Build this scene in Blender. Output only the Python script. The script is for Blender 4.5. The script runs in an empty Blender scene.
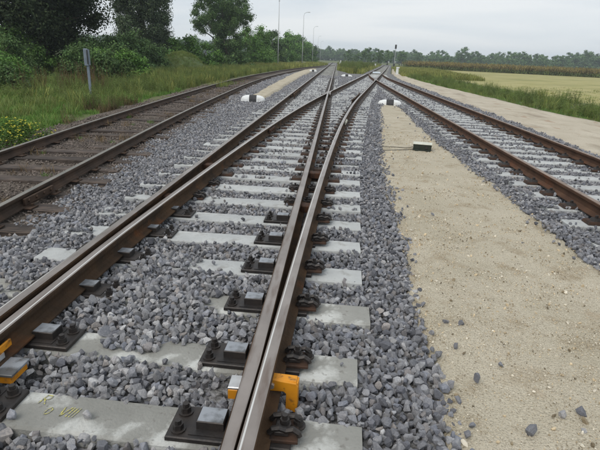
import bpy, bmesh, math, random
import numpy as np
from mathutils import Vector, Matrix, Euler

random.seed(7)
RNG = np.random.default_rng(11)
SC = bpy.context.scene
COL = SC.collection
R = math.radians

# ------------------------------------------------------------------ camera
cam_d = bpy.data.cameras.new('camera')
cam = bpy.data.objects.new('camera', cam_d)
COL.objects.link(cam)
SC.camera = cam
cam_d.sensor_fit = 'HORIZONTAL'
cam_d.sensor_width = 36.0
cam_d.lens = 36.0 * 474.3 / 600.0
cam_d.clip_start = 0.05
cam_d.clip_end = 5000
cam.matrix_world = (Matrix.Translation((0, 0, 1.625)) @ Matrix.Rotation(R(3.45), 4, 'Z')
                    @ Matrix.Rotation(R(90 - 19.49), 4, 'X') @ Matrix.Rotation(R(2.45), 4, 'Z'))

# ------------------------------------------------------------------ sky, sun, exposure
SUN_EL, SUN_AZ = 52, 215
world = bpy.data.worlds.new('World')
SC.world = world
world.use_nodes = True
wn, wl = world.node_tree.nodes, world.node_tree.links
wn.clear()
w_out = wn.new('ShaderNodeOutputWorld')
w_bg = wn.new('ShaderNodeBackground')
w_bg.inputs['Strength'].default_value = 0.1
sky = wn.new('ShaderNodeTexSky')
sky.sky_type = 'NISHITA'
sky.sun_disc = False
sky.sun_elevation = R(SUN_EL)
sky.sun_rotation = R(SUN_AZ)
sky.air_density = 1.0
sky.dust_density = 2.0
tc = wn.new('ShaderNodeTexCoord')
mp = wn.new('ShaderNodeMapping')
mp.inputs['Scale'].default_value = (1.3, 1.3, 9.0)
mp.inputs['Rotation'].default_value = (0.05, -0.04, 0.3)
nz = wn.new('ShaderNodeTexNoise')
nz.inputs['Scale'].default_value = 1.6
nz.inputs['Detail'].default_value = 6
nz.inputs['Roughness'].default_value = 0.5
nz.inputs['Distortion'].default_value = 0.35
cr = wn.new('ShaderNodeValToRGB')
cr.color_ramp.elements[0].position = 0.30
cr.color_ramp.elements[0].color = (5.8, 6.5, 7.15, 1)
cr.color_ramp.elements[1].position = 0.62
cr.color_ramp.elements[1].color = (7.9, 8.15, 8.3, 1)
mixw = wn.new('ShaderNodeMix')
mixw.data_type = 'RGBA'
mixw.inputs['Factor'].default_value = 0.93
wl.new(tc.outputs['Generated'], mp.inputs['Vector'])
wl.new(mp.outputs['Vector'], nz.inputs['Vector'])
wl.new(nz.outputs['Fac'], cr.inputs['Fac'])
wl.new(sky.outputs['Color'], mixw.inputs[6])
wl.new(cr.outputs['Color'], mixw.inputs[7])
wl.new(mixw.outputs[2], w_bg.inputs['Color'])
wl.new(w_bg.outputs['Background'], w_out.inputs['Surface'])

sun_d = bpy.data.lights.new('sun', 'SUN')
sun_d.energy = 1.5
sun_d.angle = R(35)
sun_d.color = (1.0, 0.94, 0.86)
sun = bpy.data.objects.new('sun', sun_d)
COL.objects.link(sun)
# the sun stands at azimuth SUN_AZ (clockwise from +Y), elevation SUN_EL
d = Vector((math.sin(R(SUN_AZ)) * math.cos(R(SUN_EL)), math.cos(R(SUN_AZ)) * math.cos(R(SUN_EL)), math.sin(R(SUN_EL))))
sun.rotation_euler = d.to_track_quat('Z', 'Y').to_euler()
sun.location = d * 60

vs = SC.view_settings
vs.view_transform = 'Standard'
vs.look = 'None'
vs.exposure = 0.2
vs.gamma = 1.0
vs.use_curve_mapping = False


# ------------------------------------------------------------------ materials
def mat(name, base, rough=0.8, metal=0.0, var=None, scale=8.0, detail=6.0, lo=0.35, hi=0.65,
        bump=0.0, bscale=40.0, spec=0.3, coord='Object', layers=(), rand=0.0, attr=None, trans=0.0, bdist=0.02, fam=None):
    """Principled material: base colour, optional second colour through noise, further noise layers, bump."""
    m = bpy.data.materials.new(name)
    m.use_nodes = True
    n, l = m.node_tree.nodes, m.node_tree.links
    b = n['Principled BSDF']
    b.inputs['Roughness'].default_value = rough
    b.inputs['Metallic'].default_value = metal
    b.inputs['Specular IOR Level'].default_value = spec
    t = n.new('ShaderNodeTexCoord')
    src = t.outputs[coord]
    if coord == 'World':
        pass
    cur = None

    def rgb(c):
        x = n.new('ShaderNodeRGB')
        x.outputs[0].default_value = (*c, 1)
        return x.outputs[0]
    cur = rgb(base)

    def layer(cur, col, sc, det, a, z, amount=1.0, stretch=None, rough_=0.55):
        q = n.new('ShaderNodeTexNoise')
        q.inputs['Scale'].default_value = sc
        q.inputs['Detail'].default_value = det
        q.inputs['Roughness'].default_value = rough_
        if stretch:
            mm = n.new('ShaderNodeMapping')
            mm.inputs['Scale'].default_value = stretch
            l.new(src, mm.inputs['Vector'])
            l.new(mm.outputs[0], q.inputs['Vector'])
        else:
            l.new(src, q.inputs['Vector'])
        r = n.new('ShaderNodeMapRange')
        r.inputs[1].default_value = a
        r.inputs[2].default_value = z
        r.inputs[4].default_value = amount
        l.new(q.outputs['Fac'], r.inputs[0])
        x = n.new('ShaderNodeMix')
        x.data_type = 'RGBA'
        l.new(r.outputs[0], x.inputs['Factor'])
        l.new(cur, x.inputs[6])
        l.new(rgb(col), x.inputs[7])
        return x.outputs[2]
    if var:
        cur = layer(cur, var, scale, detail, lo, hi)
    if layers and not isinstance(layers[0][0], tuple):
        layers = (layers,)
    for ly in layers:
        cur = layer(cur, *ly)
    if fam:
        oi = n.new('ShaderNodeObjectInfo')
        mm_ = n.new('ShaderNodeMath')
        mm_.operation = 'FRACT'
        m2_ = n.new('ShaderNodeMath')
        m2_.operation = 'MULTIPLY'
        m2_.inputs[1].default_value = 7.31
        l.new(oi.outputs['Random'], m2_.inputs[0])
        l.new(m2_.outputs[0], mm_.inputs[0])
        rp = n.new('ShaderNodeValToRGB')
        rp.color_ramp.interpolation = 'CONSTANT'
        for q_ in range(len(fam) - 2):
            rp.color_ramp.elements.new(.5)
        for q_, (p_, c_) in enumerate(fam):
            rp.color_ramp.elements[q_].position = p_
            rp.color_ramp.elements[q_].color = (*c_, 1)
        l.new(mm_.outputs[0], rp.inputs[0])
        x = n.new('ShaderNodeMix')
        x.data_type = 'RGBA'
        x.blend_type = 'MULTIPLY'
        x.inputs['Factor'].default_value = 1
        l.new(cur, x.inputs[6])
        l.new(rp.outputs[0], x.inputs[7])
        cur = x.outputs[2]
    if rand:
        oi = n.new('ShaderNodeObjectInfo')
        r = n.new('ShaderNodeMapRange')
        r.inputs[3].default_value = 1 - rand
        r.inputs[4].default_value = 1 + rand
        l.new(oi.outputs['Random'], r.inputs[0])
        x = n.new('ShaderNodeVectorMath')
        x.operation = 'SCALE'
        l.new(cur, x.inputs[0])
        l.new(r.outputs[0], x.inputs['Scale'])
        cur = x.outputs[0]
    if attr:
        at = n.new('ShaderNodeAttribute')
        at.attribute_name = attr
        x = n.new('ShaderNodeMix')
        x.data_type = 'RGBA'
        x.blend_type = 'MULTIPLY'
        x.inputs['Factor'].default_value = 1
        l.new(cur, x.inputs[6])
        l.new(at.outputs['Color'], x.inputs[7])
        cur = x.outputs[2]
    l.new(cur, b.inputs['Base Color'])
    if bump:
        q = n.new('ShaderNodeTexNoise')
        q.inputs['Scale'].default_value = bscale
        q.inputs['Detail'].default_value = 5
        l.new(src, q.inputs['Vector'])
        bp = n.new('ShaderNodeBump')
        bp.inputs['Strength'].default_value = bump
        bp.inputs['Distance'].default_value = bdist
        l.new(q.outputs['Fac'], bp.inputs['Height'])
        l.new(bp.outputs['Normal'], b.inputs['Normal'])
    if trans:
        tr = n.new('ShaderNodeBsdfTranslucent')
        l.new(cur, tr.inputs['Color'])
        ms = n.new('ShaderNodeMixShader')
        ms.inputs[0].default_value = trans
        l.new(b.outputs[0], ms.inputs[1])
        l.new(tr.outputs[0], ms.inputs[2])
        l.new(ms.outputs[0], n['Material Output'].inputs['Surface'])
    return m


M = {}
FAM = ((0, (.62, .62, .64)), (.16, (1, 1, 1)), (.42, (.82, .81, .80)), (.60, (1.25, 1.22, 1.18)), (.80, (1.0, .92, .84)), (.87, (.95, .97, 1.02)), (.94, (1.5, 1.48, 1.42)))
M['stone'] = mat('basalt_stone', (0.205, 0.212, 0.235), 0.85, fam=FAM, var=(0.335, 0.335, 0.345), scale=9, bump=0.35, bscale=60, rand=0.22,
                 layers=((0.32, 0.31, 0.29), 30.0, 4, 0.5, 0.75, 0.5))
M['stone_blue'] = mat('blue_basalt_stone', (0.165, 0.173, 0.198), 0.85, fam=FAM, var=(0.265, 0.27, 0.29), scale=9, bump=0.35, bscale=60, rand=0.22,
                     layers=((0.26, 0.26, 0.26), 30.0, 4, 0.5, 0.75, 0.4))
M['old_stone'] = mat('weathered_stone', (0.13, 0.105, 0.09), 0.9, var=(0.2, 0.17, 0.15), scale=9, bump=0.35, bscale=60, rand=0.5)
M['pebble'] = mat('pebble_stone', (0.36, 0.28, 0.17), 0.8, var=(0.46, 0.39, 0.28), scale=12, bump=0.2, bscale=40, rand=0.7)
M['pebble_pale'] = mat('pale_pebble', (0.56, 0.53, 0.46), 0.8, var=(0.62, 0.56, 0.44), scale=12, rand=0.3)
M['ballast_base'] = mat('ballast_base', (0.06, 0.058, 0.056), 0.95, var=(0.2, 0.198, 0.195), scale=28, lo=0.42, hi=0.58, bump=1.0, bscale=26,
                        layers=((0.30, 0.30, 0.31), 16.0, 4, 0.5, 0.62, 0.9), bdist=0.04)
M['old_base'] = mat('old_ballast_base', (0.075, 0.06, 0.048), 0.95, var=(0.13, 0.108, 0.09), scale=20, lo=0.4, hi=0.6, bump=1.0, bscale=30,
                    layers=((0.17, 0.145, 0.12), 40.0, 4, 0.55, 0.68, 0.8), bdist=0.03)
M['sand'] = mat('sand_path', (0.43, 0.385, 0.29), 0.95, var=(0.52, 0.47, 0.37), scale=1.3, lo=0.35, hi=0.65, bump=1.0, bscale=70,
                layers=(((0.29, 0.225, 0.14), 3.2, 8, 0.53, 0.68, 0.7), ((0.17, 0.135, 0.09), 120.0, 3, 0.54, 0.62, 0.6), ((0.60, 0.55, 0.44), 85.0, 3, 0.54, 0.64, 0.7), ((0.36, 0.26, 0.16), 5.5, 6, 0.6, 0.72, 0.3)), bdist=0.02)
n_ = M['sand'].node_tree
M['road'] = mat('dirt_road', (0.43, 0.38, 0.295), 0.95, var=(0.52, 0.47, 0.38), scale=0.9, lo=0.35, hi=0.65, bump=0.9, bscale=34,
                layers=(((0.26, 0.215, 0.16), 1.6, 8, 0.54, 0.68, 0.7, (1.0, 0.22, 1.0)), ((0.2, 0.165, 0.12), 45.0, 4, 0.55, 0.64, 0.5), ((0.30, 0.19, 0.12), 2.6, 6, 0.6, 0.7, 0.6, (1.0, 0.4, 1.0))), bdist=0.03)
M['ground'] = mat('grass_ground', (0.085, 0.12, 0.04), 0.95, var=(0.14, 0.14, 0.065), scale=0.35, bump=0.8, bscale=6,
                  layers=((0.12, 0.10, 0.065), 2.5, 6, 0.55, 0.7, 0.6), bdist=0.08)
M['field'] = mat('stubble_field', (0.29, 0.275, 0.10), 0.95, var=(0.36, 0.325, 0.15), scale=0.5, lo=0.35, hi=0.62, bump=0.6, bscale=10,
                 layers=((0.17, 0.185, 0.06), 0.09, 4, 0.5, 0.66, 0.7, (1.0, 2.2, 1.0)), bdist=0.05)
M['concrete'] = mat('sleeper_concrete', (0.215, 0.215, 0.198), 0.85, var=(0.295, 0.295, 0.275), scale=3.0, bump=0.35, bscale=70,
                    layers=(((0.54, 0.55, 0.53), 3.2, 8, 0.53, 0.61, 0.85), ((0.16, 0.15, 0.135), 26.0, 6, 0.58, 0.68, 0.6), ((0.22, 0.17, 0.12), 2.0, 8, 0.58, 0.72, 0.35)), rand=0.06)
M['concrete_pale'] = mat('pale_sleeper_concrete', (0.365, 0.378, 0.38), 0.85, var=(0.475, 0.49, 0.485), scale=3.0, bump=0.25, bscale=55, rand=0.08,
                         layers=(((0.28, 0.275, 0.26), 7.0, 8, 0.54, 0.7, 0.7), ((0.2, 0.19, 0.17), 30.0, 6, 0.6, 0.7, 0.5)))
M['wood'] = mat('sleeper_wood', (0.055, 0.045, 0.04), 0.9, var=(0.115, 0.09, 0.075), scale=3, bump=0.6, bscale=20, rand=0.3,
                layers=((0.03, 0.027, 0.027), 3.0, 5, 0.5, 0.6, 0.9, (1.2, 22, 22)))
M['rail_side'] = mat('rail_rust', (0.042, 0.029, 0.02), 0.88, 0.0, var=(0.088, 0.052, 0.029), scale=4, bump=0.4, bscale=45,
                     layers=((0.15, 0.058, 0.021), 2.2, 6, 0.60, 0.72, 0.7), coord='Object', spec=0.15)
M['rail_red'] = mat('rail_red_rust', (0.062, 0.034, 0.022), 0.85, 0.0, spec=0.2, var=(0.10, 0.055, 0.034), scale=4, bump=0.15, bscale=50,
                    layers=((0.13, 0.052, 0.026), 3.0, 6, 0.58, 0.7, 0.7))
M['rail_old'] = mat('rail_old_rust', (0.042, 0.028, 0.02), 0.8, 0.1, var=(0.08, 0.05, 0.034), scale=5, bump=0.2, bscale=50)
M['rail_top'] = mat('rail_worn_top', (0.25, 0.22, 0.20), 0.36, 0.6, var=(0.34, 0.30, 0.275), scale=3, bump=0.05, bscale=60,
                    layers=((0.16, 0.115, 0.09), 5.0, 6, 0.52, 0.68, 0.7, (3, 0.5, 1)), spec=0.4)
M['rail_top_old'] = mat('rail_dull_top', (0.20, 0.195, 0.175), 0.45, 0.4, var=(0.27, 0.25, 0.22), scale=3, bump=0.05, bscale=60)
M['rail_top_brown'] = mat('rail_brown_top', (0.2, 0.15, 0.12), 0.6, 0.2, var=(0.28, 0.22, 0.185), scale=3, bump=0.05, bscale=60)
M['rail_band'] = mat('rail_bright_band', (0.80, 0.78, 0.74), 0.25, 0.8, var=(0.68, 0.65, 0.6), scale=2)
M['steel_dark'] = mat('dark_cast_steel', (0.028, 0.026, 0.026), 0.5, 0.4, var=(0.05, 0.042, 0.038), scale=10, bump=0.15, bscale=60, spec=0.5)
M['steel_rust'] = mat('rusty_steel', (0.04, 0.027, 0.021), 0.75, 0.2, var=(0.095, 0.042, 0.022), scale=9, bump=0.2, bscale=60)
M['clip_plate'] = mat('clip_plate', (0.032, 0.026, 0.023), 0.75, 0.2, var=(0.075, 0.042, 0.028), scale=9, bump=0.2, bscale=60)
M['galv'] = mat('galvanised_steel', (0.33, 0.35, 0.38), 0.5, 0.45, var=(0.13, 0.135, 0.14), scale=7, lo=0.44, hi=0.56, spec=0.4, layers=((0.08, 0.07, 0.06), 18.0, 8, 0.58, 0.7, 0.8))
M['silver'] = mat('bare_steel', (0.62, 0.63, 0.63), 0.35, 0.7, var=(0.5, 0.5, 0.5), scale=20)
M['orange'] = mat('orange_paint', (0.66, 0.27, 0.012), 0.5, var=(0.56, 0.215, 0.012), scale=14, lo=0.4, hi=0.7, spec=0.4, bump=0.06, bscale=70,
                  layers=(((0.16, 0.075, 0.02), 22, 8, 0.58, 0.68, 0.8), ((0.07, 0.05, 0.035), 5.0, 8, 0.6, 0.72, 0.5)))
M['yellow'] = mat('yellow_chalk', (0.50, 0.46, 0.12), 0.9, var=(0.27, 0.265, 0.20), scale=70, lo=.42, hi=.55)
M['white'] = mat('white_paint', (0.78, 0.80, 0.80), 0.7, var=(0.66, 0.68, 0.68), scale=10, bump=0.2, bscale=40, layers=(((0.45, 0.43, 0.38), 6.0, 8, 0.55, 0.72, 0.6), ((0.3, 0.28, 0.25), 25.0, 6, 0.6, 0.7, 0.6)))
M['black'] = mat('black_paint', (0.035, 0.037, 0.04), 0.7, var=(0.06, 0.06, 0.062), scale=10)
M['cream'] = mat('cream_plastic', (0.62, 0.63, 0.55), 0.6, var=(0.5, 0.5, 0.42), scale=12)
M['dark_case'] = mat('dark_green_case', (0.018, 0.026, 0.018), 0.5, var=(0.03, 0.036, 0.028), scale=14)
M['cable'] = mat('cable_sheath', (0.04, 0.036, 0.03), 0.7)
M['post_blue'] = mat('blue_grey_post', (0.15, 0.185, 0.23), 0.7, var=(0.2, 0.235, 0.28), scale=6)
M['pale_blue'] = mat('pale_blue_cover', (0.55, 0.64, 0.72), 0.6, var=(0.65, 0.71, 0.76), scale=4)
M['pole'] = mat('grey_pole', (0.42, 0.44, 0.45), 0.7, var=(0.5, 0.52, 0.53), scale=2)
M['bark'] = mat('bark', (0.07, 0.055, 0.042), 0.95, var=(0.12, 0.1, 0.08), scale=6, bump=0.6, bscale=14)
M['wall'] = mat('white_plaster', (0.75, 0.76, 0.76), 0.9, var=(0.66, 0.67, 0.66), scale=2)
M['roof'] = mat('roof_tile', (0.25, 0.1, 0.06), 0.9, var=(0.18, 0.08, 0.05), scale=8)
M['glass_dark'] = mat('window_pane', (0.03, 0.035, 0.04), 0.1, spec=0.6)


def leafmat(name, c, c2, tr=0.15):
    return mat(name, c, 0.6, var=c2, scale=1.1, lo=0.38, hi=0.62, spec=0.08, attr='tint', trans=tr)


M['leaf_dark'] = leafmat('leaf_dark', (0.03, 0.045, 0.022), (0.045, 0.062, 0.03))
M['leaf_poplar'] = leafmat('leaf_poplar', (0.082, 0.115, 0.068), (0.105, 0.145, 0.082))
M['leaf_mid'] = leafmat('leaf_mid', (0.075, 0.13, 0.05), (0.105, 0.17, 0.062))
M['leaf_bush'] = leafmat('leaf_bush', (0.095, 0.19, 0.045), (0.14, 0.25, 0.065))
M['leaf_far'] = leafmat('leaf_far', (0.115, 0.19, 0.085), (0.155, 0.235, 0.105))
M['leaf_flower'] = leafmat('leaf_flower', (0.07, 0.14, 0.03), (0.1, 0.17, 0.04))
M['petal'] = mat('yellow_petal', (0.7, 0.62, 0.06), 0.7, trans=0.2)
M['grass'] = mat('grass_blade', (0.145, 0.215, 0.06), 0.6, var=(0.22, 0.26, 0.085), scale=0.6, coord='Object', attr='tint', trans=0.3, rand=0.35)
M['grass_bright'] = mat('bright_grass_blade', (0.13, 0.26, 0.055), 0.6, attr='tint', trans=0.3, rand=0.25)
M['grass_tall'] = mat('tall_grass_blade', (0.23, 0.27, 0.085), 0.7, attr='tint', trans=0.3, rand=0.4)
M['grass_dry'] = mat('dry_grass_blade', (0.17, 0.13, 0.075), 0.8, attr='tint', trans=0.2, rand=0.4)
M['corn'] = mat('corn_leaf', (0.215, 0.20, 0.085), 0.8, attr='tint', trans=0.2, rand=0.4)
M['reddish'] = mat('reddish_seed', (0.17, 0.105, 0.06), 0.8, attr='tint', trans=0.2, rand=0.3)


# ------------------------------------------------------------------ helpers
class MB:
    def __init__(s):
        s.v, s.f, s.m = [], [], []

    def add(s, v, f, m=0):
        o = len(s.v)
        s.v += [tuple(p) for p in v]
        s.f += [tuple(i + o for i in q) for q in f]
        s.m += [m] * len(f) if isinstance(m, int) else list(m)
        return s

    def box(s, c, d, rz=0.0, m=0, taper=1.0, bev=0.0):
        """box centred at c (x, y) with its bottom at c[2]; taper narrows the top; bev chamfers the top edges."""
        hx, hy, h = d[0] / 2, d[1] / 2, d[2]
        cs, sn = math.cos(rz), math.sin(rz)
        rings = [(1.0, 0.0, 0.0), (taper, 0.0, h - bev)] if bev else [(1.0, 0.0, 0.0), (taper, 0.0, h)]
        if bev:
            rings.append((taper, bev, h))
        vs_ = []
        for k, ins, z in rings:
            for sx, sy in ((-1, -1), (1, -1), (1, 1), (-1, 1)):
                x, y = sx * (hx * k - ins), sy * (hy * k - ins)
                vs_.append((c[0] + x * cs - y * sn, c[1] + x * sn + y * cs, c[2] + z))
        fs = [(3, 2, 1, 0)]
        nr = len(rings)
        for r in range(nr - 1):
            for i in range(4):
                a, b = r * 4 + i, r * 4 + (i + 1) % 4
                fs.append((a, b, b + 4, a + 4))
        t = (nr - 1) * 4
        fs.append((t, t + 1, t + 2, t + 3))
        return s.add(vs_, fs, m)

    def cyl(s, c, r, h, n=8, m=0, r2=None, axis='Z'):
        r2 = r if r2 is None else r2
        vs_ = []
        for k, (rr, z) in enumerate(((r, 0), (r2, h))):
            for i in range(n):
                a = 2 * math.pi * i / n
                p = (rr * math.cos(a), rr * math.sin(a), z)
                if axis == 'X':
                    p = (p[2], p[0], p[1])
                if axis == 'Y':
                    p = (p[1], p[2], p[0])
                vs_.append((c[0] + p[0], c[1] + p[1], c[2] + p[2]))
        fs = [(i, (i + 1) % n, n + (i + 1) % n, n + i) for i in range(n)]
        fs += [tuple(range(n - 1, -1, -1)), tuple(range(n, 2 * n))]
        return s.add(vs_, fs, m)

    def tube(s, pts, rad, n=6, m=0):
        """tapered tube through pts; rad number or list"""
        pts = [Vector(p) for p in pts]
        if not isinstance(rad, (list, tuple)):
            rad = [rad] * len(pts)
        vs_, fs = [], []
        for i, p in enumerate(pts):
            t = (pts[min(i + 1, len(pts) - 1)] - pts[max(i - 1, 0)]).normalized()
            u = t.cross(Vector((0.31, 0.17, 0.93)))
            if u.length < 1e-3:
                u = t.cross(Vector((1, 0, 0)))
            u.normalize()
            w = t.cross(u)
            for k in range(n):
                a = 2 * math.pi * k / n
                vs_.append(p + (u * math.cos(a) + w * math.sin(a)) * rad[i])
        for i in range(len(pts) - 1):
            for k in range(n):
                a, b = i * n + k, i * n + (k + 1) % n
                fs.append((a, b, b + n, a + n))
        fs.append(tuple(range(n - 1, -1, -1)))
        fs.append(tuple(range((len(pts) - 1) * n, len(pts) * n)))
        return s.add(vs_, fs, m)

    def mesh(s, name, mats, smooth=False):
        me = bpy.data.meshes.new(name)
        me.from_pydata(s.v, [], s.f)
        for q in (mats if isinstance(mats, (list, tuple)) else [mats]):
            me.materials.append(q)
        me.polygons.foreach_set('material_index', s.m)
        if smooth:
            me.polygons.foreach_set('use_smooth', [True] * len(s.f))
        me.update()
        return me


def link(name, data, parent=None, loc=(0, 0, 0), rz=0.0):
    o = bpy.data.objects.new(name, data)
    COL.objects.link(o)
    o.location = loc
    o.rotation_euler = (0, 0, rz)
    if parent:
        o.parent = parent
    return o


def tag(o, label=None, cat=None, group=None, kind=None):
    if label:
        o['label'] = label
    if cat:
        o['category'] = cat
    if group:
        o['group'] = group
    if kind:
        o['kind'] = kind
    return o


def thing(name, label, cat, loc=(0, 0, 0), rz=0.0, group=None):
    return tag(link(name, None, None, loc, rz), label, cat, group)


def fast_mesh(name, V, F, mats, tint=None, smooth=False, midx=None):
    """mesh from numpy quads"""
    me = bpy.data.meshes.new(name)
    V = np.asarray(V, np.float32)
    F = np.asarray(F, np.int32)
    k = F.shape[1]
    me.vertices.add(len(V))
    me.vertices.foreach_set('co', V.ravel())
    me.loops.add(F.size)
    me.loops.foreach_set('vertex_index', F.ravel())
    me.polygons.add(len(F))
    me.polygons.foreach_set('loop_start', np.arange(0, F.size, k, dtype=np.int32))
    me.polygons.foreach_set('loop_total', np.full(len(F), k, np.int32))
    for q in (mats if isinstance(mats, (list, tuple)) else [mats]):
        me.materials.append(q)
    if midx is not None:
        me.polygons.foreach_set('material_index', np.asarray(midx, np.int32))
    if tint is not None:
        a = me.attributes.new('tint', 'FLOAT_COLOR', 'POINT')
        a.data.foreach_set('color', np.asarray(tint, np.float32).ravel())
    if smooth:
        me.polygons.foreach_set('use_smooth', np.ones(len(F), bool))
    me.update(calc_edges=True)
    me.validate()
    return me


# value noise for heights and densities
def vnoise(x, y, seed=0):
    x = np.asarray(x, float)
    y = np.asarray(y, float)
    xi, yi = np.floor(x).astype(np.int64), np.floor(y).astype(np.int64)
    xf, yf = x - xi, y - yi
    u, v = xf * xf * (3 - 2 * xf), yf * yf * (3 - 2 * yf)

    def h(a, b):
        n = (a * 374761393 + b * 668265263 + seed * 144665) & 0x7fffffff
        n = (n ^ (n >> 13)) * 1274126177 & 0x7fffffff
        return ((n ^ (n >> 16)) & 0xffff) / 65535.0
    return (h(xi, yi) * (1 - u) + h(xi + 1, yi) * u) * (1 - v) + (h(xi, yi + 1) * (1 - u) + h(xi + 1, yi + 1) * u) * v


# ------------------------------------------------------------------ scattering (geometry nodes)
def scatter(name, P, ROT, SCL, IDX, protos, parent=None):
    """one object whose node tree sets an instance of protos[IDX] on every point"""
    cl = bpy.data.collections.new(name + '_pieces')
    for i, me in enumerate(protos):
        cl.objects.link(bpy.data.objects.new('%s_piece_%02d' % (name, i), me))
    P = np.asarray(P, np.float32)
    me = bpy.data.meshes.new(name)
    me.vertices.add(len(P))
    me.vertices.foreach_set('co', P.ravel())
    a = me.attributes.new('rot', 'FLOAT_VECTOR', 'POINT')
    a.data.foreach_set('vector', np.asarray(ROT, np.float32).ravel())
    a = me.attributes.new('scl', 'FLOAT_VECTOR', 'POINT')
    a.data.foreach_set('vector', np.asarray(SCL, np.float32).ravel())
    a = me.attributes.new('idx', 'INT', 'POINT')
    a.data.foreach_set('value', np.asarray(IDX, np.int32))
    o = link(name, me, parent)
    ng = bpy.data.node_groups.new(name + '_nodes', 'GeometryNodeTree')
    ng.interface.new_socket('Geometry', in_out='INPUT', socket_type='NodeSocketGeometry')
    ng.interface.new_socket('Geometry', in_out='OUTPUT', socket_type='NodeSocketGeometry')
    N, L = ng.nodes, ng.links
    gi, go = N.new('NodeGroupInput'), N.new('NodeGroupOutput')
    ip = N.new('GeometryNodeInstanceOnPoints')
    ci = N.new('GeometryNodeCollectionInfo')
    ci.inputs['Collection'].default_value = cl
    ci.inputs['Separate Children'].default_value = True
    ci.inputs['Reset Children'].default_value = True

    def na(nm, t):
        q = N.new('GeometryNodeInputNamedAttribute')
        q.data_type = t
        q.inputs['Name'].default_value = nm
        return q.outputs['Attribute']
    L.new(gi.outputs[0], ip.inputs['Points'])
    L.new(ci.outputs[0], ip.inputs['Instance'])
    ip.inputs['Pick Instance'].default_value = True
    L.new(na('idx', 'INT'), ip.inputs['Instance Index'])
    er = N.new('FunctionNodeEulerToRotation')
    L.new(na('rot', 'FLOAT_VECTOR'), er.inputs[0])
    L.new(er.outputs[0], ip.inputs['Rotation'])
    L.new(na('scl', 'FLOAT_VECTOR'), ip.inputs['Scale'])
    L.new(ip.outputs[0], go.inputs[0])
    md = o.modifiers.new('scatter', 'NODES')
    md.node_group = ng
    tag(o, kind='stuff')
    return o


# ------------------------------------------------------------------ the lines of the place
RT = 0.19            # rail top above sleeper top
X1, X3 = -1.83, -0.323


def off(y):
    y = np.asarray(y, float)
    c = (np.maximum(y, -3.8) + 3.8) ** 2 / 440.0
    s = 1.353 + 0.1109 * (y - 20.6) - 0.00004 * np.maximum(y - 70, 0) ** 2
    return np.where(y < 20.6, c, s)


def X2(y):
    y = np.asarray(y, float)
    return np.maximum(X1 + off(y), X1 + 0.118)


def X4(y):
    return X3 + off(y)


def Xc(y):           # centre line of the right hand track
    y = np.asarray(y, float)
    return 3.85 + np.maximum(y - 40.5, 0) ** 2 / 440.0


AY = [-4, 0, 4, 7, 11, 15.5, 20, 28, 37, 44, 60, 75, 90, 110, 130]
AX = [-3.35, -3.72, -4.1, -4.42, -4.80, -5.15, -5.42, -5.92, -6.2, -6.22, -5.9, -5.1, -4.0, -2.4, -1.25]


def Xa(y):           # centre line of the old track (smoothed)
    y = np.asarray(y, float)
    return sum(np.interp(y + k, AY, AX) for k in (-4, -2, 0, 2, 4)) / 5


def sandL(y):
    return np.interp(y, [0, 1.7, 2.2, 2.8, 3.45, 4.3, 5.7, 8.4, 11.8, 15, 18, 20.0], [.6, .66, .70, .67, .70, .73, .77, .88, 1.16, 1.42, 1.66, 2.0])


def sandR(y):
    return np.interp(y, [0, 4.3, 5.8, 6.9, 9.2, 11.5, 14.6, 18, 20], [2.42, 2.40, 2.41, 2.40, 2.34, 2.33, 2.38, 2.5, 2.45])


def strip2L(y):
    return np.interp(y, [19.6, 20.5, 24, 28.6, 35.7, 50, 71, 80], [-3.2, -3.55, -3.63, -3.82, -4.05, -4.5, -4.6, -4.0])


def strip2R(y):
    return np.interp(y, [19.6, 20.5, 24, 33, 45, 65, 80], [-3.05, -2.98, -3.03, -3.2, -3.25, -3.2, -3.2])


def roadL(y):
    return np.interp(y, [0, 10, 13, 17, 25, 40, 60, 80, 120], [5.42, 5.44, 5.5, 5.65, 5.7, 5.9, 6.9, 8.9, 13.2])


def roadR(y):
    return np.interp(y, [0, 17.5, 20, 26, 31, 39, 47, 60, 80, 120], [9.4, 9.1, 8.65, 8.45, 8.3, 8.05, 7.95, 8.2, 9.6, 13.6])


def hb(x, y):
    """height of the top of the new ballast"""
    x = np.asarray(x, float)
    y = np.asarray(y, float)
    h = -0.022 + 0.03 * (vnoise(x * 2.2, y * 2.2, 3) - 0.5) + 0.02 * (vnoise(x * 6, y * 6, 5) - 0.5)
    h = h - .010 * np.clip((y - 4.3) / .8, 0, 1)
    left = np.clip((-2.25 - x) / 0.75, 0, 1)
    h = h - 0.10 * left * np.clip((60 - y) / 30, 0, 1)
    for cx, cy, sx, sy, a in ((-1.50, 2.0, .16, .10, .09), (-.48, 2.0, .12, .10, .10), (-.1, 2.0, .1, .1, .05)):
        h = h - a * np.exp(-((x - cx) / sx) ** 2 - ((y - cy) / sy) ** 2)
    # heaped stones between the sleepers near the camera
    h = h + 0.035 * np.exp(-((x + 1.05) / .35) ** 2 - ((y - 1.98) / .13) ** 2)
    h = h + 0.045 * np.exp(-((x + 1.15) / .55) ** 2 - ((y - 2.75) / .5) ** 2)
    return h


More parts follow.
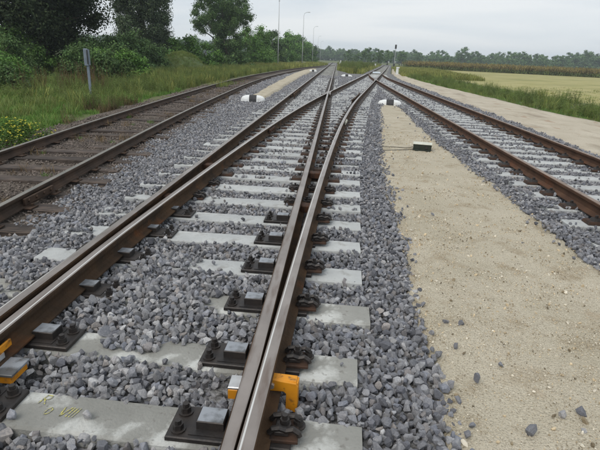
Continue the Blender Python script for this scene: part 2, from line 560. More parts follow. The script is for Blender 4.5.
# ------------------------------------------------------------------ ground sheets
def sheet(name, ys, cols, zf, m, skirt=0.15, zs=-0.32, jit=0.0, seed=0):
    """strip along Y: cols(y) gives the x of the columns; edge columns drop down so the sheet has no open rim"""
    V, F = [], []
    nc = None
    for j, y in enumerate(ys):
        xs = np.array(cols(y), float)
        if jit:
            xs[0] += jit * (vnoise(y * 2.3, 1.7, seed) - .5) * 2 + jit * (vnoise(y * 7.1, 3.7, seed) - .5)
            xs[-1] += jit * (vnoise(y * 2.3, 8.7, seed) - .5) * 2 + jit * (vnoise(y * 7.1, 5.7, seed) - .5)
        zz = zf(xs, np.full(len(xs), y))
        row = [(xs[0] - skirt, y, zs)] + [(x, y, z) for x, z in zip(xs, zz)] + [(xs[-1] + skirt, y, zs)]
        if j in (0, len(ys) - 1):
            row = [(x, y, zs) for x, _, _ in row]
        nc = len(row)
        V += row
    for j in range(len(ys) - 1):
        for i in range(nc - 1):
            a = j * nc + i
            F.append((a, a + 1, a + 1 + nc, a + nc))
    o = link(name, fast_mesh(name, V, F, m, smooth=True))
    return tag(o, kind='structure')


ground_v = []
gx = np.array([-700, -300, -120, -60, -30, -20, -12, -8, 8, 14, 25, 60, 120, 300, 700.0])
gy = np.array([-60, -10, 0, 10, 20, 30, 45, 60, 90, 140, 250, 450, 800.0])
GV = [(x, y, -0.3) for y in gy for x in gx]
GF = [(j * len(gx) + i, j * len(gx) + i + 1, (j + 1) * len(gx) + i + 1, (j + 1) * len(gx) + i) for j in range(len(gy) - 1) for i in range(len(gx) - 1)]
tag(link('ground', fast_mesh('ground', GV, GF, M['ground'])), kind='structure')

ys_near = list(np.arange(-4, 12, .25)) + list(np.arange(12, 40, 1.0)) + list(np.arange(40, 215, 5.0))
# left verge, a touch higher than the ground sheet
sheet('verge', list(np.arange(-4, 120, 1.0)), lambda y: np.linspace(-40, Xa(y) - 1.25, 30),
      lambda x, y: -0.17 + 0.12 * (vnoise(x * .6, y * .6, 9) - .5) + 0.10 * np.clip((-8 - x) / 6, 0, 1), M['ground'], zs=-.36)
# the right hand verge and the stubble field
sheet('right_verge', list(np.arange(4, 125, 1.5)), lambda y: np.linspace(roadR(y) - .3, roadR(y) + 5, 9),
      lambda x, y: -0.10 + 0.1 * (vnoise(x * .7, y * .7, 19) - .5), M['ground'], zs=-.36)
fv = [(roadR(20) + 3.2, 16, -.2), (260, 16, -.2), (260, 75, -.2), (75, 121, -.2), (21, 150, -.2), (15, 120, -.2), (11.5, 60, -.2)]
fld = MB().add(fv + [(x, y, -.4) for x, y, z in fv], [tuple(range(7))] + [(i, (i + 1) % 7, 7 + (i + 1) % 7, 7 + i)[::-1] for i in range(7)])
tag(link('stubble_field', fld.mesh('stubble_field', M['field'])), kind='structure')
# old ballast of the curved track
sheet('old_track_bed', ys_near[:-18], lambda y: np.concatenate([np.linspace(Xa(y) - 1.7, Xa(y) + 1.35, 12)]),
      lambda x, y: -0.145 + 0.05 * (vnoise(x * 3, y * 3, 2) - .5), M['old_base'], zs=-.34, jit=.12, seed=4)


# new ballast under the turnout and the right hand track
def bed_cols(y):
    l = Xa(y) + .95 if y < 60 else np.interp(y, [60, 110], [Xa(60) + .95, -3.0])
    r = max(roadL(y) - .02, Xc(y) + 1.6) if y < 70 else Xc(70) + 1.6 + .107 * (y - 70)
    return np.linspace(l, r, 30)


sheet('ballast_bed', ys_near, bed_cols, lambda x, y: hb(x, y) - .035, M['ballast_base'], zs=-.33, jit=.05, seed=6)
ysand = list(np.arange(-1, 20.01, .2))
sheet('sand_path', ysand, lambda y: np.linspace(sandL(y), max(sandR(y), sandL(y) + .3), 16),
      lambda x, y: -0.035 + 0.035 * (vnoise(x * 3, y * 3, 21) - .5) + .02 * (vnoise(x * 11, y * 11, 22) - .5), M['sand'], skirt=.06, zs=-.12, jit=.06, seed=7)
sheet('sand_strip', list(np.arange(19.6, 80, .8)), lambda y: np.linspace(strip2L(y), strip2R(y), 7),
      lambda x, y: -0.05 + 0.06 * (vnoise(x * 3, y * 2, 31) - .5) + .06 * np.exp(-((x + 3.6) / .5) ** 2), M['sand'], skirt=.12, zs=-.22, jit=.08, seed=8)
sheet('dirt_road', list(np.arange(-3, 118, 1.0)), lambda y: np.linspace(roadL(y), roadR(y), 12),
      lambda x, y: -0.055 + 0.05 * (vnoise(x * 1.5, y * .7, 41) - .5), M['road'], skirt=.15, zs=-.34, jit=.14, seed=9)

# ------------------------------------------------------------------ stones
def stone_mesh(name, seed, m, flat=0.78, n=20):
    r = random.Random(seed)
    bm = bmesh.new()
    ax = (1.0, r.uniform(.7, .95), r.uniform(flat - .15, flat + .1))
    for _ in range(n):
        v = Vector((r.gauss(0, 1), r.gauss(0, 1), r.gauss(0, 1))).normalized() * r.uniform(.82, 1.1)
        bm.verts.new((v.x * ax[0] * .5, v.y * ax[1] * .5, v.z * ax[2] * .5))
    q = bmesh.ops.convex_hull(bm, input=bm.verts)
    bmesh.ops.delete(bm, geom=[g for g in q['geom_interior'] if isinstance(g, bmesh.types.BMVert)], context='VERTS')
    me = bpy.data.meshes.new(name)
    bm.to_mesh(me)
    bm.free()
    me.materials.append(m)
    return me


STONES = [stone_mesh('ballast_stone', 100 + i, M['stone'], n=14 if i % 2 else 19) for i in range(14)]
STONES += [stone_mesh('ballast_stone', 100 + i, M['stone_blue'], n=14 if i % 2 else 19) for i in range(14)]
OLD_STONES = [stone_mesh('old_stone', 200 + i, M['old_stone']) for i in range(8)]
PEBBLES = [stone_mesh('pebble', 300 + i, M['pebble' if i < 5 else 'pebble_pale'], .8, 22) for i in range(8)]

# ------------------------------------------------------------------ sleepers: positions
T1_Y = [1.73, 2.28, 2.88] + [2.88 + .603 * k for k in range(1, 66)]
T1_Y = [.53, 1.13] + T1_Y


def t1_rot(y):
    return R(-2.0) if abs(y - 2.28) < .1 else R(-1.4) if abs(y - 1.73) < .1 else R(-.7) if 2.5 < y < 4 else 0.0


def t1_right(y):
    if y < 4.5:
        return float(np.interp(y, [1.7, 2.3, 2.9, 3.5, 4.5], [.22, .22, .33, .30, .33]))
    if y < 27.3:
        return float(np.interp(y, [4.5, 7, 13, 22, 27.3], [.34, .44, .87, 1.62, 2.3]))
    return 0.13


def t1_left(y):
    return -2.40 if y < 27.3 else -2.28


C_Y = [4.65 + .6 * k for k in range(-2, 57)]       # right hand track, up to Y 38
XO_Y = [27.9 + .6 * k for k in range(17)]          # crossover between the two, turned with it
LONG_Y = [38.4 + .6 * k for k in range(37)]        # long sleepers of the second turnout


AR = random.Random(5)
OLD_SL = []                                        # wooden sleepers of the old track: y, length, depth
for i in range(62):
    OLD_SL.append((2.35 + i * .63 + AR.uniform(-.06, .06), AR.uniform(2.4, 2.66), 0.0 if AR.random() < .45 else AR.uniform(.02, .05)))


def band_fields(n_cells_y0, n_cells_y1, pitch, xl, xr, keep=1.0):
    ys = np.arange(n_cells_y0, n_cells_y1, pitch)
    xs = np.arange(xl, xr, pitch)
    gx_, gy_ = np.meshgrid(xs, ys)
    x = gx_.ravel() + RNG.uniform(-.45, .45, gx_.size) * pitch
    y = gy_.ravel() + RNG.uniform(-.45, .45, gx_.size) * pitch
    k = RNG.random(gx_.size) < keep
    return x[k], y[k]


def in_frame(x, y, z=0.0, mx=60):
    """keeps a margin round the picture so that a step to the side still finds stones"""
    Yw, P_, R_ = R(3.45), R(19.49), R(2.45)
    X_ = x * math.cos(Yw) + y * math.sin(Yw)
    Y_ = -x * math.sin(Yw) + y * math.cos(Yw)
    fw = Y_ * math.cos(P_) + 1.6 * math.sin(P_)
    u = Y_ * math.sin(P_) - 1.6 * math.cos(P_)
    px = 300 + 474 * X_ / np.maximum(fw, .2)
    py = 225 - 474 * u / np.maximum(fw, .2)
    return (px > -mx * 2) & (px < 600 + mx * 2) & (py < 450 + mx) & (fw > .3)


def sleeper_mask(x, y):
    """1 where the top of a concrete sleeper lies, minus the spots where stones lie on it"""
    m = np.zeros(len(x), bool)
    w = np.where(y < 4.4, .108, .094) + .022 * (vnoise(x * 8, y * 3, 91) - .5)
    for i, sy in enumerate(T1_Y):
        xl, xr = t1_left(sy), t1_right(sy)
        a = (np.abs(y - sy - math.tan(t1_rot(sy)) * (x - (xl + xr) / 2)) < w)
        if not a.any():
            continue
        a &= (x > xl - .01) & (x < xr + .01)
        cover = np.zeros(len(x), bool)
        rr = random.Random(int(sy * 100))
        if rr.random() < .62:                      # left ends mostly lost under stones
            cover |= (x < X1 - .10)
        elif rr.random() < .5:
            cover |= (x < X1 - .10) & (vnoise(x * 9, y * 9, 77) > .42)
        if abs(sy - 2.88) < .1:
            cover |= (x > X1 - .1) & (x < -.77 + .06 * np.sin(y * 60)) & (x > -1.62)
        if abs(sy - 3.48) < .1:
            cover |= (x > -1.60) & (x < -1.06 + .05 * np.sin(y * 70))
        if abs(sy - 4.08) < .1:
            cover |= (x > -1.62) & (x < -1.44)
        if abs(sy - 2.28) < .1:
            cover |= (((x + 1.09) / .17) ** 2 + ((y - 2.31) / .09) ** 2 < 1)
            cover |= (((x + .92) / .26) ** 2 + ((y - 2.40) / .05) ** 2 < 1)
        if sy > 5:
            cover |= vnoise(x * 3 + 3, y * 9, 78) + .25 * (vnoise(x * 14, y * 14, 81) - .5) > (.82 if sy < 9 else .78)
        m |= a & ~cover
    # right hand track
    k = np.round((y - C_Y[0]) / .6)
    a = (np.abs(y - (C_Y[0] + k * .6)) < w) & (y < 38.2) & (np.abs(x - 3.85) < 1.21)
    m |= a & ~(vnoise(x * 3, y * 9, 79) + .25 * (vnoise(x * 14, y * 14, 82) - .5) > .82) & ~((x < 2.70 + .25 * (vnoise(y * 1.3, y * 0, 83) - .5)) | (x > 4.92 - .1 * vnoise(y * 1.3, y * 0, 84)))
    # crossover
    u, v = (x - (.2765 + .1109 * (y - 20.6))), y
    for sy in XO_Y:
        m |= (np.abs(y - sy + .1109 * u) < w) & (np.abs(u) < 1.2) & ~(vnoise(x * 5, y * 14, 80) > .75)
    return m


def rot_rand(n):
    return np.stack([RNG.uniform(-math.pi, math.pi, n), RNG.uniform(-math.pi, math.pi, n), RNG.uniform(-math.pi, math.pi, n)], 1)


BX, BY, BZ, BS = [], [], [], []
for y0, y1, pitch, smin, smax, keep in ((1.05, 3.4, .0345, .034, .074, 1.0), (3.4, 8.5, .036, .034, .066, 1.0), (8.5, 15, .044, .038, .064, 1.0), (15, 30, .068, .05, .088, .95), (30, 50, .11, .07, .12, .85)):
    for layer in range(2):
        x, y = band_fields(y0, y1, pitch * (1 + .25 * layer), -4.4 if y0 < 8 else -5.4, 6.0, keep)
        ok = in_frame(x, y)
        x, y = x[ok], y[ok]
        # where new ballast lies
        left = x > Xa(y) + .98 + .25 * (vnoise(y * 1.5, x * 0 + 4, 50) - .5)
        jl = .10 * (vnoise(y * 3.1, x * 0, 51) - .5) + .09 * (vnoise(y * 9, x * 0, 52) - .5)
        jr = .10 * (vnoise(y * 3.1, x * 0 + 5, 53) - .5) + .09 * (vnoise(y * 9, x * 0 + 7, 54) - .5)
        sand = (x > sandL(y) + jl + .02) & (x < sandR(y) + jr - .02) & (y < 19.9)
        ed = np.minimum(x - sandL(y), sandR(y) - x)
        near_edge = sand & (RNG.random(len(x)) < .30 * np.exp(-ed / .035) + .02 * np.exp(-ed / .12))
        s2 = (x > strip2L(y) + .05) & (x < strip2R(y) - .02) & (y > 20)
        rd = x > roadL(y) + .05 + .2 * (vnoise(y * 2, x * 0 + 3, 55) - .5)
        keepm = left & (~sand | near_edge) & ~s2 & ~rd
        sl = sleeper_mask(x, y)
        if layer == 0:
            keepm &= ~sl
            z = hb(x, y) - .012 + RNG.uniform(-.012, .006, len(x))
        else:
            keepm &= ~sl & (RNG.random(len(x)) < .62)
            z = hb(x, y) + RNG.uniform(.0, .02, len(x))
        # stones on top of a covered sleeper sit on it
        raw = np.zeros(len(x), bool)
        for sy in T1_Y:
            raw |= (np.abs(y - sy - math.tan(t1_rot(sy)) * (x - (t1_left(sy) + t1_right(sy)) / 2)) < .098) & (x > t1_left(sy)) & (x < t1_right(sy))
        raw |= (np.abs(y - (C_Y[0] + np.round((y - C_Y[0]) / .6) * .6)) < .098) & (y < 38) & (np.abs(x - 3.85) < 1.21)
        z = np.where(raw, np.maximum(z, .012 + RNG.uniform(0, .012, len(x))), z)
        z = np.where(sand, -.02 + RNG.uniform(0, .01, len(x)), z)
        # keep the feet of the rails and the plates free
        for fx, zz in ((X1, 0), (X3, 0)):
            keepm &= ~((np.abs(x - fx) < .085) & raw)
        keepm &= ~((np.abs(x - X2(y)) < .085) & raw) & ~((np.abs(x - X4(y)) < .085) & raw)
        for sy, L_, dep in OLD_SL:
            if dep == 0 and sy < 24:
                keepm &= ~((np.abs(y - sy) < .12) & (x < Xa(y) + L_ / 2 - .02))
        plate = raw & (((x > -.67) & (x < -.03) & (y < 2.6)) | ((x > -.60 + .03 * np.sin(y * 40)) & (x < -.11) & (y < 5)) | ((x > -2.0) & (x < -1.40) & (y < 2.6)) | ((x > -2.0) & (x < -1.51) & (y < 5)))
        keepm &= ~plate
        x, y, z = x[keepm], y[keepm], z[keepm]
        s = RNG.uniform(0, 1, len(x)) ** 1.5 * (smax - smin) + smin
        s *= np.where(RNG.random(len(x)) < .06, 1.3, 1.0)
        BX.append(x); BY.append(y); BZ.append(z); BS.append(s)
bx, by, bz, bs = map(np.concatenate, (BX, BY, BZ, BS))
# a few stones lying about on top of the sleepers and on the sand
extra = [(-1.39, 1.665, .02, .06), (-1.055, 1.70, .02, .055), (-1.15, 2.33, .02, .05), (-1.09, 2.29, .02, .055), (-1.02, 2.30, .022, .045), (-1.12, 2.26, .02, .04),
         (-.86, 2.36, .02, .045), (-.80, 2.40, .02, .04), (-.36, 4.14, .02, .05), (.13, 2.26, .012, .03), (-.66, 3.45, .02, .04), (-.90, 3.47, .02, .05),
         (1.035, 1.895, -.012, .06), (1.24, 2.03, -.015, .045), (1.345, 2.055, -.01, .058), (1.30, 1.93, -.02, .04), (1.07, 2.43, -.02, .04), (.72, 1.84, -.02, .05), (.76, 1.9, -.02, .045)]
ex = np.array(extra)
bx, by, bz, bs = np.concatenate([bx, ex[:, 0]]), np.concatenate([by, ex[:, 1]]), np.concatenate([bz, ex[:, 2]]), np.concatenate([bs, ex[:, 3]])
nb = len(bx)
scl = np.stack([bs * RNG.uniform(.85, 1.3, nb), bs * RNG.uniform(.8, 1.15, nb), bs * RNG.uniform(.8, 1.1, nb)], 1)
tag(scatter('ballast', np.stack([bx, by, bz], 1), rot_rand(nb), scl, RNG.integers(0, 14, nb) + 14 * (RNG.random(nb) < np.where(bx < -2.2, .55, np.where(bx < float(X3) + .1, .3, .8))), STONES))

# weathered stones of the old track
OX, OY, OZ, OS = [], [], [], []
for y0, y1, pitch, smin, smax in ((2.5, 9, .048, .02, .05), (9, 20, .07, .03, .06), (20, 34, .12, .05, .09)):
    x, y = band_fields(y0, y1, pitch, -8.6, -2.5)
    ok = in_frame(x, y) & (x < Xa(y) + 1.2 + .2 * (vnoise(y * 1.5, x * 0 + 4, 50) - .5)) & (x > Xa(y) - 1.55 - .35 * vnoise(y * 1.1, x * 0, 60))
    ok &= RNG.random(len(x)) < (.55 + .6 * vnoise(x * 1.7, y * 1.7, 61))
    x, y = x[ok], y[ok]
    OX.append(x); OY.append(y); OZ.append(-.138 + .05 * (vnoise(x * 3, y * 3, 2) - .5) + RNG.uniform(-.005, .01, len(x)))
    OS.append(RNG.uniform(smin, smax, len(x)))
ox, oy, oz, os_ = map(np.concatenate, (OX, OY, OZ, OS))
no = len(ox)
tag(scatter('old_ballast', np.stack([ox, oy, oz], 1), rot_rand(no), np.stack([os_, os_, os_ * .8], 1), RNG.integers(0, 8, no), OLD_STONES))

# pebbles and grit in the sand
PX, PY, PS = [], [], []
for y0, y1, pitch, smin, smax in ((1.3, 3.2, .011, .003, .010), (3.2, 5.5, .017, .005, .014), (5.5, 12, .035, .008, .02)):
    x, y = band_fields(y0, y1, pitch, .5, 2.8, .8)
    e = np.minimum(x - sandL(y), sandR(y) - x)
    ok = (e > -.02) & in_frame(x, y) & (RNG.random(len(x)) < .2 + .8 * np.clip(vnoise(x * 2.5, y * 2.5, 62) * 1.4 - .3 + np.exp(-e / .12) * .5, 0, 1))
    x, y = x[ok], y[ok]
    PX.append(x); PY.append(y)
    s = smin + (smax - smin) * RNG.random(len(x)) ** 3
    s = np.where(RNG.random(len(x)) < .05, s * 2.7, s)
    PS.append(s)
px, py, ps = map(np.concatenate, (PX, PY, PS))
pxe = np.array([(1.335, 1.99, .05), (.70, 1.80, .045), (1.02, 2.45, .02), (.74, 2.13, .04), (.95, 3.2, .03), (.8, 2.7, .035), (2.45, 4.05, .05)])
px, py, ps = np.concatenate([px, pxe[:, 0]]), np.concatenate([py, pxe[:, 1]]), np.concatenate([ps, pxe[:, 2]])
npb = len(px)
pz = -.033 + .035 * (vnoise(px * 3, py * 3, 21) - .5) + .02 * (vnoise(px * 11, py * 11, 22) - .5) + ps * .1
tag(scatter('sand_pebbles', np.stack([px, py, pz], 1), rot_rand(npb), np.stack([ps * 1.2, ps, ps * .8], 1), RNG.integers(0, 8, npb), PEBBLES))

# ------------------------------------------------------------------ rails
def profile(h=.16, foot=.14, head=.072, side=1, band=True, base=0.0):
    """half outline right side from the foot to the head, mirrored; returns points and material per segment.
    side = +1: the bright contact band lies on the right edge of the head, -1 on the left"""
    f, hd = foot / 2, head / 2
    rgt = [(f, base), (f, base + .010), (f * .42, base + .024), (.012, base + .040), (.008, h * .5), (.012, h - .052), (hd - .002, h - .040),
           (hd, h - .014), (hd - .004, h - .005), (hd - .012, h - .0012), (hd - .020, h)]
    pts = rgt + [(-x, z) for x, z in rgt[::-1]]
    n = len(pts)
    mi = []
    for i in range(n):
        a, b = pts[i], pts[(i + 1) % n]
        top = min(a[1], b[1]) >= h - .0051
        k = 1 if top else 0
        if top and band:
            mid = (a[0] + b[0]) / 2 * side
            if hd - .019 < mid < hd - .013:
                k = 2
        mi.append(k)
    return pts, mi


def sweep(path, z0, prof, clip=None):
    """path list of (x, y); returns MB with local coordinates"""
    pts, mi = prof
    n = len(pts)
    V, F, MI = [], [], []
    for i, (x, y) in enumerate(path):
        a, b = path[max(i - 1, 0)], path[min(i + 1, len(path) - 1)]
        tx, ty = b[0] - a[0], b[1] - a[1]
        q = math.hypot(tx, ty)
        nx, ny = ty / q, -tx / q
        for (px_, pz_) in pts:
            if clip:
                lo, hi = clip(y)
                px_ = min(max(px_, lo), hi)
            V.append((x + nx * px_, y + ny * px_, z0 + pz_))
    for i in range(len(path) - 1):
        for k in range(n):
            a, b = i * n + k, i * n + (k + 1) % n
            F.append((a, b, b + n, a + n))
            MI.append(mi[k])
    F.append(tuple(range(n)))
    MI.append(0)
    F.append(tuple(range((len(path) - 1) * n, len(path) * n))[::-1])
    MI.append(0)
    return MB().add(V, F, MI)


def ypath(f, y0, y1, near=.4, far=4.0):
    ys, y = [], y0
    while y < y1:
        ys.append(y)
        y += near if y < 30 else (1.5 if y < 70 else far)
    ys.append(y1)
    return [(float(f(q)), q) for q in ys]


def rail_obj(name, mb, mats, parent, label=None):
    b = parent.location
    mb.v = [(x - b.x, y - b.y, z - b.z) for x, y, z in mb.v]
    o = link(name, mb.mesh(name, mats), parent)
    if label:
        o['label'] = label
    return o


TM = [M['rail_side'], M['rail_top'], M['rail_band']]
CM = [M['rail_red'], M['rail_top_brown'], M['rail_band']]
AM = [M['rail_old'], M['rail_top_old'], M['rail_band']]

turnout = thing('railway_turnout', 'railway switch in the middle with paired rusty rails on concrete sleepers and orange locks', 'railway switch', (-1.08, 1.0, -.2))
right_track = thing('railway_track', 'straight track with reddish brown rails and pale concrete sleepers beside the dirt road', 'railway track', (3.85, 2.0, -.2))
old_track = thing('railway_track', 'old curved track with dark wooden sleepers in brown dirty ballast beside the grass verge', 'railway track', (-3.7, 0.0, -.3))

Z0 = .03
rail_obj('stock_rail', sweep([(X1, q) for q in (-4, 4, 12, 20.0, 30, 60, 120, 215)], Z0, profile(side=-1)), TM, turnout, 'outermost left rail of the switch, straight')
rail_obj('switch_blade', sweep(ypath(X2, -4, 200), Z0, profile(side=1, base=.011)), TM, turnout, 'curved inner rail crossing over to the right')
pb = profile(side=-1, base=.011, band=False)
rail_obj('switch_blade', sweep([(X3, y) for y in [-4 + .5 * k for k in range(26)]] + [(X3, 15), (X3, 40), (X3, 215)], Z0 - .0006, pb,
         clip=lambda y: (-9, max(.012, float(X4(y)) - X3 - .036 - .008))), TM, turnout, 'straight inner rail lying against the right outer rail')
rail_obj('stock_rail', sweep(ypath(X4, -4, 200), Z0, profile(side=-1)), TM, turnout, 'right outer rail with a bright contact line on its left edge')

# check rails and the wings of the two crossings
def check_rail(f, y0, y1, parent, h=.165):
    p = []
    for k in range(9):
        y = y0 + (y1 - y0) * k / 8
        flare = .05 if k in (0, 8) else 0
        p.append((float(f(y)) + math.copysign(flare, 1) * (1 if f is chk_l else -1), y))
    return rail_obj('check_rail', sweep(p, Z0, profile(h=h, foot=.06, head=.05, band=False)), [M['rail_side'], M['rail_side'], M['rail_band']], parent)


def chk_l(y):
    return X1 + .125


def chk_r(y):
    return X4(y) - .125


check_rail(chk_l, 19.8, 23.6, turnout)
check_rail(chk_r, 18.6, 22.8, turnout)
for (cx, cy, a, b) in ((X3, 22.0, 0.0, .1109), (3.0965, 39.15, .1109, 0.0)):
    for sgn in (-1, 1):
        dirn = a if sgn < 0 else b
        dd = (.1109 if sgn < 0 else 0.0)
        p = [(cx + sgn * .085 + (dd) * -1.3 * 0 + dd * t, cy + t) for t in (-1.2, -.4, .2, .9)]
        p[0] = (p[0][0] + sgn * .02, p[0][1])
        p[3] = (p[3][0] + sgn * .03, p[3][1])
        rail_obj('wing_rail', sweep(p, Z0, profile(h=.157, foot=.07, head=.06, band=False)), TM, turnout)
    q = MB().box((cx + .02, cy - .1, 0.0), (.30, 1.5, .03), m=0)
    rail_obj('crossing_plate', q, [M['steel_dark']], turnout)

Z0c = .03
clp = [(float(Xc(y)) - .7535, y) for y in list(np.arange(-4, 40, 8)) + list(np.arange(40, 57.1, 1.0))]
crp = [(float(Xc(y)) + .7535, y) for y in list(np.arange(-4, 40, 8)) + list(np.arange(40, 57.1, 1.0))]
rail_obj('rail', sweep(clp, Z0c - .0015, profile(side=1, band=False)), CM, right_track)
rail_obj('rail', sweep(crp, Z0c - .0015, profile(side=-1, band=False)), CM, right_track)
ap = [(float(Xa(y)), y) for y in list(np.arange(-4, 132, 1.5))]


def offset(path, dx):
    out = []
    for i, (x, y) in enumerate(path):
        a, b = path[max(i - 1, 0)], path[min(i + 1, len(path) - 1)]
        tx, ty = b[0] - a[0], b[1] - a[1]
        q = math.hypot(tx, ty)
        out.append((x + ty / q * dx, y - tx / q * dx))
    return out


rail_obj('rail', sweep(offset(ap, -.7535), -.09, profile(h=.142, foot=.125, head=.068, band=False)), AM, old_track)
rail_obj('rail', sweep(offset(ap, .7535), -.09, profile(h=.142, foot=.125, head=.068, band=False)), AM, old_track)

# ------------------------------------------------------------------ sleepers
def sleeper_mesh(length, w=.235, h=.20, m='concrete', seed=0):
    """concrete bearer, chamfered top edges, a little uneven along its length"""
    r = random.Random(seed)
    n = max(3, int(length / .3))
    V, F = [], []
    for i in range(n + 1):
        x = -length / 2 + length * i / n
        j = r.uniform(-.003, .003)
        e = 1.0 if 0 < i < n else .985
        for (yy, zz) in ((-.15, -h), (-w / 2 - .004, -.012), (-w / 2 + .008, 0), (w / 2 - .008, 0), (w / 2 + .004, -.012), (.15, -h)):
            V.append((x, yy * e + j, zz + r.uniform(-.0012, .0012)))
    for i in range(n):
        for k in range(6):
            a, b = i * 6 + k, i * 6 + (k + 1) % 6
            F.append((a, a + 6, b + 6, b))
    F.append(tuple(range(6)))
    F.append(tuple(range(n * 6, n * 6 + 6))[::-1])
    return MB().add(V, F).mesh('sleeper', M[m])


def put(parent, name, me, x, y, z, rz=0.0):
    b = parent.location
    return link(name, me, parent, (x - b.x, y - b.y, z - b.z), rz)


SL_CACHE = {}
S_OBJ = []
for i, y in enumerate(T1_Y):
    l, r = t1_left(y), t1_right(y)
    key = round((r - l) * 12) / 12
    mk = 'concrete' if y < 3.2 else 'concrete_pale'
    kk = (key, mk)
    if kk not in SL_CACHE:
        SL_CACHE[kk] = sleeper_mesh(key, m=mk, seed=i)
    S_OBJ.append(put(turnout, 'sleeper', SL_CACHE[kk], r - key / 2 if y < 27 else (l + r) / 2, y, random.uniform(-.004, .004), R(random.uniform(-.4, .4)) + t1_rot(y)))
ms = sleeper_mesh(2.4, m='concrete_pale', seed=77)
ms2 = sleeper_mesh(2.42, m='concrete_pale', seed=78)
for y in XO_Y:
    put(turnout, 'sleeper', ms, .2765 + .1109 * (y - 20.6), y, random.uniform(-.004, .004), -math.atan(.1109))
for i, y in enumerate(C_Y):
    put(right_track, 'sleeper', random.choice((ms, ms2)), 3.85 + random.uniform(-.03, .03), y, random.uniform(-.006, .004), R(random.uniform(-.7, .7)))
for i, y in enumerate(LONG_Y):
    l = .2765 + .1109 * (y - 20.6) - 1.25
    r = float(Xc(y)) + 1.25
    key = round((r - l) * 6) / 6
    if key not in SL_CACHE:
        SL_CACHE[key] = sleeper_mesh(key, m='concrete_pale', seed=i + 200)
    put(turnout, 'sleeper', SL_CACHE[key], (l + r) / 2, y, random.uniform(-.004, .004), -.05)
# sleepers too far off to tell apart: one part
far = MB()
y = T1_Y[-1] + .6
while y < 150:
    far.box((-1.077, y, -.14), (2.4, .22, .095))
    y += .6
y = LONG_Y[-1] + .6
while y < 150:
    far.box((float(X2(y) + X4(y)) / 2, y, -.14), (2.4, .22, .095), -.1)
    y += .6
tag(rail_obj('far_sleepers', far, [M['concrete']], turnout), kind='stuff')

# wooden sleepers of the old track
for i in range(62):
    y, L_, dep = OLD_SL[i]
    r = random.Random(i)
    n = 8
    V, F = [], []
    for k in range(n + 1):
        x = -L_ / 2 + L_ * k / n
        wv = .125 + r.uniform(-.006, .006) - (.012 if k in (0, n) else 0)
        zt = r.uniform(-.006, .004) - (.01 if k in (0, n) else 0)
        for (yy, zz) in ((-wv, -.14), (-wv, -.01), (-wv + .018, 0), (0, -.004 + r.uniform(-.004, .004)), (wv - .02, 0), (wv, -.012), (wv, -.14)):
            V.append((x, yy + r.uniform(-.004, .004), zz + zt))
    for k in range(n):
        for j in range(7):
            a, b = k * 7 + j, k * 7 + (j + 1) % 7
            F.append((a, a + 7, b + 7, b))
    F += [tuple(range(7)), tuple(range(n * 7, n * 7 + 7))[::-1]]
    sl = (float(Xa(y + 1)) - float(Xa(y - 1))) / 2
    put(old_track, 'sleeper', MB().add(V, F).mesh('wooden_sleeper', M['wood']), float(Xa(y)) + random.uniform(-.06, .06), y, -.100 - dep, -math.atan(sl) + R(random.uniform(-1.5, 1.5)))

# ------------------------------------------------------------------ slide chairs, bolts, clips
def hex_bolt():
    b = MB()
    b.cyl((0, 0, 0), .034, .008, 12)
    b.cyl((0, 0, .008), .024, .026, 6)
    b.cyl((0, 0, .034), .015, .02, 8)
    return b.mesh('bolt', M['steel_dark'])


BOLT = hex_bolt()


def slide_chair_mesh():
    b = MB()
    b.box((0, 0, .001), (.56, .205, .024), bev=.005)
    b.box((.0, .0, .0246), (.36, .16, .004))
    return b.mesh('slide_chair', M['steel_dark'])


CHAIR = slide_chair_mesh()
BLOCK_V = MB().box((0, 0, 0), (.125, .10, .044), bev=.004)
BLOCK_V.m = [1 if i in (len(BLOCK_V.m) - 1,) else 0 for i in range(len(BLOCK_V.m))]
BLOCK = BLOCK_V.mesh('slide_block', [M['steel_dark'], M['galv']])


def clip_mesh():
    """sprung rail clip: ribbed plate, bent clamp over the foot, bolt with nut"""
    b = MB()
    b.box((-.01, 0, .002), (.13, .14, .016), bev=.004, m=1)
    prof_ = [(-.075, .030), (-.060, .052), (-.030, .060), (0.0, .050), (.03, .058), (.055, .040), (.06, .024)]
    for sy in (-.042, .042):
        b.tube([(x, sy, z) for x, z in prof_], .014, 6, 0)
    b.box((-.02, 0, .024), (.06, .10, .020), bev=.004)
    b.cyl((-.01, 0, .044), .030, .008, 10)
    b.cyl((-.01, 0, .052), .022, .024, 6)
    b.cyl((-.01, 0, .076), .013, .022, 8)
    return b.mesh('rail_clip', [M['steel_dark'], M['clip_plate']])


CLIP = clip_mesh()


def far_clip_mesh():
    b = MB()
    b.box((0, 0, .002), (.19, .17, .030), taper=.85, m=1)
    b.box((-.02, 0, .032), (.10, .11, .03), taper=.7)
    b.cyl((-.02, 0, .06), .02, .03, 6)
    return b.mesh('rail_clip', [M['steel_dark'], M['clip_plate']])


FCLIP = far_clip_mesh()

